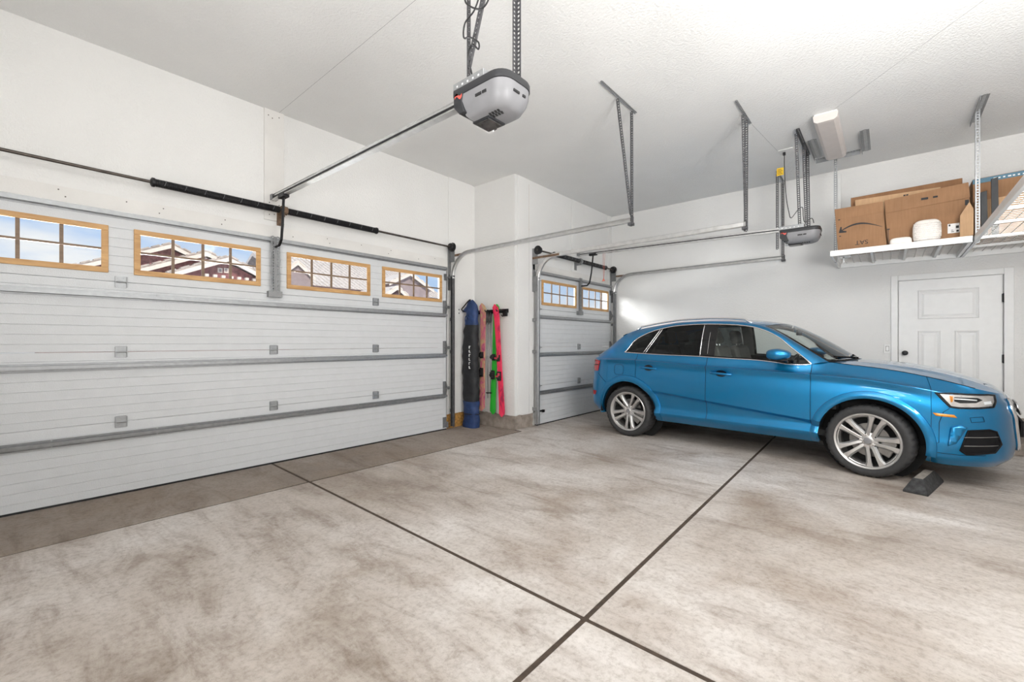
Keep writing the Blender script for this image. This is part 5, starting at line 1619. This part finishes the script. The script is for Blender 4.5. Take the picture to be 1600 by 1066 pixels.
# ---- side windows
def dlo(x, v, off=0.0):
    # bottom from the belt spline, top from the band's lower edge
    b = r9(u_belt(x))
    a = bl(float(np.interp(-x, -BLT[:441, 0], T_[:441])))
    p = b + (a - b) * v
    bul = 0.02 * 4 * v * (1 - v) * min(1.0, (a[2] - b[2]) / 0.3)
    return np.array([x, p[1] + bul + off, p[2] + 0.002])
_ub = (UG >= kn[10] - 0.02) & (UG <= kn[17] + 0.02)
def u_belt(x):
    return float(np.interp(-x, -R9[_ub, 0], UG[_ub]))
def dlo_patch(e0, e1, nx, s, off=0.0, v0=0.0, v1=1.0, nv=9):
    """e0(v), e1(v): x of the front and rear edge"""
    G = []
    for i in range(nx + 1):
        row = []
        for v in np.linspace(v0, v1, nv):
            row.append(side(dlo(lerp(e0(v), e1(v), i / nx), v, off), s))
        G.append(row)
    return MB().grid(G)
K = lambda c: (lambda v: c)
for s in (-1, 1):
    build('front_window', dlo_patch(K(.785), K(-.205), 26, s), 'car_glass', car, smooth=True)
    build('center_pillar', dlo_patch(K(-.205), K(-.375), 5, s, 0.002), 'car_gloss_black', car, smooth=True)
    qd = lambda v: -1.135 + 0.19 * v
    build('rear_window_side', dlo_patch(K(-.385), lambda v: qd(v) + .012, 20, s), 'car_glass_tint', car, smooth=True)
    build('quarter_window', dlo_patch(lambda v: qd(v) - .03, K(-1.445), 14, s), 'car_glass_tint', car, smooth=True)
    build('quarter_pillar', dlo_patch(lambda v: qd(v) + .012, lambda v: qd(v) - .03, 3, s, 0.002), 'car_gloss_black', car, smooth=True)
    # chrome surround and dividers
    loop = [Vector(side(dlo(x, 0.0, 0.004), s)) for x in np.linspace(.79, -1.44, 40)] + [Vector(side(bl(t) + np.array([0, .004, .002]), s)) for t in np.linspace(10.95, 0.02, 60)]
    build('window_chrome', MB().tube(loop, 0.0075, 6, closed=True), 'chrome', car, smooth=True)
    # black gasket inside the chrome
    loop2 = [Vector(side(dlo(x, 0.03, 0.002), s)) for x in np.linspace(.76, -1.41, 40)]
    build('window_gasket', MB().tube(loop2, 0.008, 6), 'car_black', car, smooth=True)
    for f in (lambda v: qd(v) + .008, lambda v: qd(v) - .026, K(-.378)):
        build('divider_chrome', MB().tube([Vector(side(dlo(f(v), v, 0.005), s)) for v in np.linspace(0.02, 0.97, 12)], 0.006, 6), 'chrome', car, smooth=True)
    build('divider_chrome', MB().tube([Vector(side(dlo(-.288, v, 0.004), s)) for v in np.linspace(0.10, 0.75, 8)], 0.002, 5), 'chrome', car)
    # front corner sail panel behind the mirror
    build('mirror_sail', dlo_patch(K(.78), K(.575), 8, s, 0.003, 0, 1.0), 'car_gloss_black', car, smooth=True) if False else None

# ---- hood
front_w = np.linspace(0, 1, 13)
def hoodp(q, w):
    # front edge point at lateral fraction w
    F_ = r9(float(np.interp(0.712 * w, R9[_uf, 1], UG[_uf])))
    K_ = np.array([1.10 - 0.165 * w * w, 0.752 * w, 1.132 - 0.018 * w * w])
    hc = float(pchip(np.array([0, .05, .104, .339, .738, 1.0]), np.array([0, .17, .288, .614, .895, 1.0]), q))
    he = float(pchip(np.array([0, .14, .28, .467, .678, .888, 1.0]), np.array([0, .225, .43, .645, .81, .945, 1.0]), q))
    h = hc + (he - hc) * w ** 3
    x = F_[0] + (K_[0] - F_[0]) * q
    ye = float(r9(u_hood(x))[1]) if w > 0.01 else 0.0
    y = lerp(F_[1], ye * w, min(1, q * 4)) if w > 0.01 else 0.0
    z = F_[2] + (K_[2] - F_[2]) * h
    z += 0.012 * math.exp(-((w - 0.62) / 0.10) ** 2) * math.sin(PI * min(1, max(0, q))) + 0.006 * (1 - w) * math.sin(PI * q)
    return np.array([x, y, z])
_uh = (UG >= kn[3] - 0.02) & (UG <= kn[9] + 0.02)
def u_hood(x):
    return float(np.interp(-x, -R9[_uh, 0], UG[_uh]))
_uf = UG <= kn[3] + 0.02
Wh = list(np.linspace(-1, 1, 49))
G = [[side(hoodp(q, abs(w) * 0.995), 1 if w >= 0 else -1) for w in Wh] for q in np.linspace(0.0, 0.985, 40)]
build('hood', MB().grid(G), 'car_paint', car, smooth=40)
for s in (-1, 1):
    build('hood_seam', MB().tube([Vector(side(r9(u) + np.array([0, .002, .001]), s)) for u in np.linspace(kn[3], kn[9], 40)], 0.0028, 5), 'car_black', car)
# wipers
for (y0, y1) in ((0.55, -0.08), (-0.05, -0.60)):
    a = hoodp(0.985, abs(y0) / .76); b = roofp(0.18, 0.02 + abs(y1) / .8)
    build('wiper', MB().tube([(a[0] - 0.02, y0, a[2] + 0.02), (b[0] + 0.01, y1, b[2] + 0.012)], 0.008, 6), 'car_black', car)

# ---- front fascia
def decal(name, outline, mat, s, off, x_is='x', parent=car, step=0.03, solid=0.0):
    """patch that follows the body surface; outline in (x or y, z)"""
    n = len(outline)
    pts = []
    for i in range(n):
        a, b = outline[i], outline[(i + 1) % n]
        k = max(1, int(math.hypot(a[0] - b[0], a[1] - b[1]) / step))
        for j in range(k): pts.append((lerp(a[0], b[0], j / k), lerp(a[1], b[1], j / k)))
    nb = len(pts)
    xs = [p[0] for p in pts]; zs = [p[1] for p in pts]
    def inside(x, z):
        c = False
        for i in range(nb):
            (x0, z0), (x1, z1) = pts[i], pts[(i + 1) % nb]
            if (z0 > z) != (z1 > z) and x < (x1 - x0) * (z - z0) / (z1 - z0) + x0: c = not c
        return c
    x = min(xs) + step / 2
    while x < max(xs):
        z = min(zs) + step / 2
        while z < max(zs):
            if inside(x, z): pts.append((x, z))
            z += step
        x += step
    vv, ee, ff, *_ = delaunay_2d_cdt([Vector(p) for p in pts], [], [list(range(nb))], 1, 1e-5)
    vs3 = []
    for p in vv:
        q, nn = surf(p[0], p[1], off, x_is)
        vs3.append(side(q, s))
    m = MB().add(vs3, [tuple(f) for f in ff])
    return build(name, m, mat, parent, smooth=50, solid=solid)
def surf_line(name, pts, r, mat, s, off, x_is='x', parent=car, closed=False, n=6):
    P3 = [Vector(side(surf(a, b, off, x_is)[0], s)) for a, b in pts]
    return build(name, MB().tube(P3, r, n, closed=closed), mat, parent, smooth=True)
def densify(pts, k, closed=False):
    out = []
    m = len(pts)
    for i in range(m if closed else m - 1):
        a, b = pts[i], pts[(i + 1) % m]
        for j in range(k): out.append((lerp(a[0], b[0], j / k), lerp(a[1], b[1], j / k)))
    if not closed: out.append(pts[-1])
    return out
HL = [(1.742, .872), (1.80, .869), (1.95, .862), (2.075, .862), (2.118, .855), (2.125, .80), (2.11, .752), (2.02, .742), (1.90, .738), (1.838, .745)]
FOG = [(1.955, .545), (2.085, .560), (2.125, .545), (2.155, .435), (2.115, .365), (1.945, .335), (1.905, .365)]
for s in (-1, 1):
    hl = decal('headlight', HL, 'car_gloss_black', s, 0.003)
    IN = [(1.775, .860), (1.95, .850), (2.08, .851), (2.108, .845), (2.112, .80), (2.098, .765), (2.02, .755), (1.90, .750), (1.848, .757)]
    decal('reflector', IN, 'lamp_silver', s, 0.006, parent=hl)
    decal('projector', [(1.865, .836), (2.01, .830), (2.04, .812), (2.0, .790), (1.90, .785), (1.865, .80)], 'car_gloss_black', s, 0.008, parent=hl)
    surf_line('light_strip', [(1.865, .822), (1.93, .818), (2.0, .812)], 0.006, 'label_white', s, 0.012, parent=hl)
    decal('turn_lens', [(1.835, .846), (1.858, .843), (1.858, .80), (1.845, .785)], 'lamp_amber', s, 0.008, parent=hl)
    decal('low_beam', [(2.045, .80), (2.09, .805), (2.095, .782), (2.05, .776)], 'label_white', s, 0.008, parent=hl)
    decal('lens', HL, 'lamp_glass', s, 0.014, parent=hl)
    surf_line('headlight_edge', densify(HL, 4, True), 0.004, 'car_black', s, 0.006, closed=True, parent=hl)
    am = decal('side_marker', [(1.728, .688), (1.865, .680), (1.885, .655), (1.75, .662)], 'lamp_amber', s, 0.006, solid=0.004)
    fg = decal('fog_grille', FOG, 'car_black', s, 0.003)
    surf_line('grille_frame', densify(FOG, 4, True), 0.008, 'car_black', s, 0.004, closed=True, parent=fg)
    for (za, zb) in ((.495, .500), (.420, .426)):
        surf_line('grille_bar', densify([(1.925, za - .01), (2.13, zb)], 8), 0.0035, 'disc_steel', s, 0.010, parent=fg)
    # blade-like fold beside the fog grille
    decal('air_blade', [(1.845, .565), (1.905, .590), (1.945, .575), (1.875, .425), (1.825, .40)], 'car_paint', s, 0.014, solid=0.010)
    surf_line('bumper_seam', densify([(1.838, .735), (1.80, .70), (1.772, .60), (1.77, .42), (1.70, .40)], 4), 0.0022, 'car_black', s, 0.001)
    surf_line('washer_cover', densify([(1.965, .66), (2.045, .672), (2.055, .63), (1.975, .618)], 4, True), 0.0018, 'car_black', s, 0.001, closed=True)
    surf_line('lower_lip_seam', densify([(1.735, .33), (1.90, .325), (2.06, .335)], 6), 0.0022, 'car_black', s, 0.001)
    # tail light, reflector, fuel flap
    tl = decal('tail_light', [(-1.835, 1.05), (-1.93, 1.065), (-1.995, 1.06), (-2.0, .93), (-1.955, .89), (-1.875, .90)], 'lamp_red', s, 0.006, solid=0.006)
    surf_line('tail_bar', densify([(-1.86, .99), (-1.98, .985)], 6), 0.006, 'car_gloss_black', s, 0.012, parent=tl)
    decal('rear_reflector', [(-1.905, .60), (-1.995, .60), (-2.0, .545), (-1.93, .535)], 'lamp_red', s, 0.006)
    surf_line('rear_bumper_seam', densify([(-1.72, .74), (-1.80, .80), (-1.88, .87)], 5), 0.0022, 'car_black', s, 0.001)
    if s < 0:
        ff_ = [(-1.50 + 0.075 * math.copysign(abs(math.cos(a)) ** .5, math.cos(a)), .935 + 0.07 * math.copysign(abs(math.sin(a)) ** .5, math.sin(a))) for a in [2 * PI * i / 28 for i in range(28)]]
        surf_line('fuel_flap_seam', ff_, 0.0020, 'car_black', s, 0.001, closed=True)
    # door handles: oval recess and bar
    for (x0, z0) in ((-1.045, .978), (-.105, .950)):
        oval = [(x0 + .066 * math.cos(a), z0 + .040 * math.sin(a)) for a in [2 * PI * i / 20 for i in range(20)]]
        rc_ = decal('handle_recess', oval, 'car_gloss_black', s, 0.0015, step=0.02)
        hp = [Vector(side(surf(x0 + d, z0 - 0.003 - .06 * d, o)[0], s)) for d, o in ((.118, .010), (.08, .026), (0, .032), (-.08, .026), (-.118, .010))]
        build('door_handle', MB().tube(smooth_path(hp, 5), 0.0155, 8), 'car_paint', car, smooth=True)
    # mirror: rounded shell, arm and turn strip
    G = []
    for i in range(15):
        ph = PI * i / 14
        row = []
        for j in range(25):
            th = 2 * PI * j / 24
            e = 0.72
            sg = lambda v: math.copysign(abs(v) ** e, v)
            x = 0.525 + 0.115 * (-math.cos(ph)) * 1.0
            taper = 1.0 - 0.25 * max(0, -math.cos(ph))
            row.append((x if abs(x) > 0 else 0, s * (0.985 + 0.105 * sg(math.cos(th)) * math.sin(ph) ** .6 * taper), 1.192 + 0.064 * sg(math.sin(th)) * math.sin(ph) ** .6 * taper))
        G.append(row)
    mr = build('mirror', MB().grid(G), 'car_paint', car, smooth=True)
    build('mirror_arm', MB().tube([(0.60, s * 0.83, 1.115), (0.57, s * 0.90, 1.125), (0.55, s * 0.94, 1.155)], [0.03, 0.024, 0.03], 10), 'car_gloss_black', mr, smooth=True)
    build('mirror_base', MB().box((0.46, s * 0.90, 1.125), (0.62, s * 1.05, 1.142)), 'car_gloss_black', mr, bev=0.008)
# front grille with frame, bars, badge rings and plate
GR = [(-.40, .80), (.40, .80), (.47, .74), (.36, .36), (-.36, .36), (-.47, .74)]
gl = None
def fdecal(name, outline, mat, off, parent):
    """front patch over y from -0.5 to 0.5: built as two mirrored halves joined"""
    n = len(outline); m = MB()
    ys = np.linspace(-1, 1, 25)
    zs_ = np.linspace(min(p[1] for p in outline), max(p[1] for p in outline), 14)
    G = []
    for z in zs_:
        # half width at this height
        hw = 0
        for i in range(n):
            (y0, z0), (y1, z1) = outline[i], outline[(i + 1) % n]
            if min(z0, z1) - 1e-9 <= z <= max(z0, z1) + 1e-9:
                yy = y0 if abs(z1 - z0) < 1e-6 else y0 + (y1 - y0) * (z - z0) / (z1 - z0)
                hw = max(hw, abs(yy), abs(y1) if abs(z1 - z0) < 1e-6 else 0)
        row = []
        for t in ys:
            q, nn = surf(max(abs(t) * hw, 1e-3), z, off, 'y')
            row.append(side(q, 1 if t >= 0 else -1))
        G.append(row)
    return build(name, m.grid(G), mat, parent, smooth=50)
gl = fdecal('front_grille', GR, 'car_black', 0.004, car)
def front_pt(y, z, off):
    q, nn = surf(max(abs(y), 1e-3), z, off, 'y')
    return Vector(side(q, 1 if y >= 0 else -1))
build('grille_frame', MB().tube([front_pt(y, z, 0.012) for y, z in densify(GR, 8, True)], 0.016, 8, closed=True), 'chrome', gl, smooth=True)
for z in (.43, .50, .57, .70, .76):
    hw = 0.36 + 0.10 * (z - .36) / .38
    build('grille_bar', MB().tube([front_pt(y, z, 0.012) for y in np.linspace(-hw, hw, 11)], 0.008, 6), 'disc_steel', gl, smooth=True)
for i in range(4):
    yc_ = -0.12 + 0.08 * i
    build('badge_ring', MB().tube([front_pt(yc_ + 0.052 * math.cos(a), 0.70 + 0.052 * math.sin(a), 0.034) for a in [2 * PI * k / 20 for k in range(20)]], 0.008, 6, closed=True), 'chrome', gl, smooth=True)
px = surf(0.05, .52, 0.03, 'y')[0][0]
build('plate_holder', MB().box((px - 0.01, -0.26, .455), (px + 0.012, 0.26, .60)), 'car_black', gl, bev=0.004)

# ---- underbody and cabin
build('underbody', MB().box((-1.85, -0.66, 0.255), (1.85, 0.66, 0.34)), 'car_liner', car)
build('cabin_floor', MB().box((-1.7, -0.80, 0.34), (0.95, 0.80, 0.40)), 'car_liner', car)
build('door_card', MB().box((-0.88, -0.82, 0.40), (0.76, -0.79, 1.075)), 'interior_grey', car)
build('door_card', MB().box((-0.88, 0.79, 0.40), (0.76, 0.82, 1.075)), 'interior_grey', car)
build('dashboard', MB().prism([(1.02, -0.72, 1.10), (0.55, -0.72, 1.08), (0.42, -0.72, 0.98), (0.50, -0.72, 0.70), (1.02, -0.72, 0.60)], (0, 1.44, 0)), 'car_black', car, bev=0.03)
build('parcel_shelf', MB().box((-1.95, -0.62, 0.98), (-1.25, 0.62, 1.02)), 'car_black', car)
build('headliner', MB().grid([[tuple(np.array(side(roofp(t, abs(w)), 1 if w >= 0 else -1)) + np.array([0, 0, -0.045])) for w in np.linspace(-.95, .95, 11)] for t in np.linspace(3.0, 11, 20)]), 'interior_beige', car, smooth=True)
for s in (-1, 1):
    build('pillar_trim', dlo_patch(K(-.22), K(-.36), 3, s, -0.05), 'interior_grey', car, smooth=True)
    build('quarter_trim', dlo_patch(lambda v: qd(v) + .05, lambda v: qd(v) - .07, 3, s, -0.05), 'car_black', car, smooth=True)
def seat(x, y, w, recl):
    st_ = build('seat', MB().box((x - 0.05, y - w / 2, 0.55), (x + 0.45, y + w / 2, 0.70)), 'interior_grey', car, bev=0.05, seg=3)
    c = Vector((x - 0.10 - recl, y, 0.96))
    axz = Vector((-recl, 0, 0.62)).normalized()
    axx = Vector((axz.z, 0, -axz.x))
    build('seat_back', MB().obox(c, axx * 0.07, Vector((0, w / 2, 0)), axz * 0.33), 'interior_grey', st_, bev=0.055, seg=3)
    hc = c + axz * 0.45
    build('headrest', MB().obox(hc, axx * 0.05, Vector((0, 0.125, 0)), axz * 0.095), 'interior_grey', st_, bev=0.04, seg=3)
    for d in (-0.05, 0.05):
        build('headrest_post', MB().tube([c + axz * 0.31 + Vector((0, d, 0)), hc + Vector((0, d, 0))], 0.008, 6), 'chrome', st_)
for y in (-0.38, 0.38):
    seat(0.02, y, 0.50, 0.16)
seat(-0.86, -0.45, 0.44, 0.12); seat(-0.86, 0.45, 0.44, 0.12); seat(-0.86, 0.0, 0.34, 0.12)
sw_ = [(0.36 + 0.05 * math.sin(a), 0.38 + 0.185 * math.cos(a), 0.98 + 0.175 * math.sin(a)) for a in [2 * PI * i / 28 for i in range(28)]]
wl = build('steering_wheel', MB().tube(sw_, 0.016, 8, closed=True), 'car_black', car, smooth=True)
build('steering_hub', MB().lathe((0.40, 0.38, 0.97), (-1, 0, 0), [(0.07, 0), (0.06, 0.05)], 14).box((0.37, 0.20, 0.96), (0.385, 0.56, 0.99)), 'car_black', wl)
build('rear_view_mirror', MB().box((0.50, -0.12, 1.41), (0.52, 0.12, 1.48)), 'car_black', car, bev=0.01)

# ---- wheels
def make_wheel():
    """built with the outer face towards -y, axle at the origin"""
    root = build('wheel', tyre_mesh(), 'tyre', car, smooth=40)
    return root
R0 = 0.266   # rim radius
def tyre_mesh():
    n = 140
    prof = [(R0 - 0.012, -0.095), (R0 + 0.004, -0.108), (R0 + 0.012, -0.112), (R0 + 0.030, -0.121), (RW - 0.036, -0.123), (RW - 0.018, -0.116), (RW - 0.006, -0.102), (RW, -0.085), (RW, 0.085), (RW - 0.006, 0.102), (RW - 0.03, 0.12), (R0 + 0.02, 0.115), (R0 - 0.012, 0.10)]
    G = []
    for j in range(n):
        a = 2 * PI * j / n
        row = []
        for i, (r, h) in enumerate(prof):
            rr_ = r
            if i in (5, 6, 7, 8) and j % 4 in (0,):       # tread notches
                rr_ = r - (0.004 if i == 5 else 0.009)
            row.append((rr_ * math.cos(a), h, rr_ * math.sin(a)))
        G.append(row)
    return MB().grid(G, close_u=True)
def rim_parts(root):
    yo = -0.104
    build('rim_barrel', MB().lathe((0, 0, 0), (0, 1, 0), [(R0 - 0.002, yo - 0.008), (R0 + 0.006, yo - 0.004), (R0 + 0.006, yo + 0.012), (R0 - 0.012, yo + 0.03), (R0 - 0.03, 0.03), (R0 - 0.02, 0.09)], 72, cap=False), 'alloy', root, smooth=35)
    build('rim_lip', MB().lathe((0, 0, 0), (0, 1, 0), [(R0 - 0.020, yo + 0.012), (R0 - 0.012, yo - 0.004), (R0 + 0.003, yo - 0.009), (R0 + 0.010, yo - 0.002)], 72, cap=False), 'alloy', root, smooth=35)
    build('brake_disc', MB().lathe((0, -0.01, 0), (0, 1, 0), [(0.06, -0.03), (0.075, 0), (0.165, 0), (0.165, 0.022), (0.06, 0.024)], 40), 'disc_steel', root, smooth=35)
    build('wheel_back', MB().lathe((0, 0.045, 0), (0, 1, 0), [(R0 - 0.022, 0), (R0 - 0.022, 0.01)], 32), 'car_liner', root)
    build('caliper', MB().prism([(0.085, -0.05, -0.07), (0.20, -0.05, -0.085), (0.215, -0.05, 0.03), (0.20, -0.05, 0.10), (0.10, -0.05, 0.075)], (0, 0.07, 0)), 'disc_steel', root, bev=0.01)
    # five double spokes
    for k in range(5):
        a0 = PI / 2 + 2 * PI * k / 5
        for sd in (-1, 1):
            # each blade from the hub to the rim; pairs spread outwards
            prof = []
            for t, half, lat, y in ((0.045, 0.016, 0.018, -0.074), (0.09, 0.015, 0.024, -0.082), (0.15, 0.0145, 0.031, -0.091), (0.20, 0.017, 0.039, -0.096), (0.235, 0.026, 0.050, -0.098), (0.262, 0.042, 0.066, -0.098)):
                prof.append((t, half, lat, y))
            top = []; m = MB()
            G = []
            for (t, half, lat, y) in prof:
                c, s_ = math.cos(a0), math.sin(a0)
                def pt(l, yy): return (t * c - l * s_, yy, t * s_ + l * c)
                l0, l1 = sd * lat - half, sd * lat + half
                G.append([pt(l0, y + 0.03), pt(l0, y + 0.004), pt(l0 + 0.004, y), pt(l1 - 0.004, y), pt(l1, y + 0.004), pt(l1, y + 0.03), pt(l0, y + 0.03)])
            sp = build('spoke', MB().grid(G), 'alloy', root, smooth=30)
            # inner sloping shelf of the blade, on the open side
            Gs = []
            for (t, half, lat, y) in prof:
                c, s_ = math.cos(a0), math.sin(a0)
                def pt(l, yy): return (t * c - l * s_, yy, t * s_ + l * c)
                e = sd * (lat + half)
                Gs.append([pt(e - sd * 0.002, y + 0.005), pt(e + sd * 0.013, y + 0.016), pt(e + sd * 0.014, y + 0.05)])
            build('spoke_shelf', MB().grid(Gs), 'alloy_pocket', sp, smooth=30)
        a1 = a0 + PI / 5
        # web closing the outer end of the opening between the pairs
        G = []
        for i in range(9):
            a = lerp(a1 - 0.30, a1 + 0.30, i / 8)
            G.append([(r * math.cos(a), y, r * math.sin(a)) for r, y in ((0.262, -0.096), (0.240, -0.086), (0.228, -0.055))])
        build('rim_web', MB().grid(G), 'alloy', root, smooth=35)
        b = build('lug_bolt', MB().lathe((0.058 * math.cos(a1), -0.060, 0.058 * math.sin(a1)), (0, -1, 0), [(0.013, 0), (0.013, 0.02), (0.009, 0.026)], 10), 'chrome', root, smooth=40)
        build('bolt_pocket', MB().lathe((0.058 * math.cos(a1), -0.060, 0.058 * math.sin(a1)), (0, -1, 0), [(0.018, 0), (0.018, 0.0105)], 12), 'car_black', root)
    build('hub', MB().lathe((0, -0.03, 0), (0, -1, 0), [(0.085, 0), (0.082, 0.030), (0.07, 0.040), (0.036, 0.048), (0.034, 0.052), (0.030, 0.056)], 30), 'alloy', root, smooth=30)
    build('hub_cap', MB().lathe((0, -0.086, 0), (0, -1, 0), [(0.030, 0), (0.028, 0.003), (0.01, 0.005)], 24), 'plastic_grey', root, smooth=40)
w0 = make_wheel()
rim_parts(w0)
def copy_tree(o, parent):
    c = o.copy(); COL.objects.link(c); c.parent = parent
    for ch in list(o.children):
        copy_tree(ch, c)
    return c
YW = 0.775
w0.location = (XF, -YW, RW); w0.rotation_euler = (0, 0.35, -0.13)
for (x, y, rz, ry) in ((XR, -YW, 0, 0.55), (XF, YW, PI - 0.13, 0.2), (XR, YW, PI, 0.9)):
    w = copy_tree(w0, car)
    w.location = (x, y, RW); w.rotation_euler = (0, ry, rz)
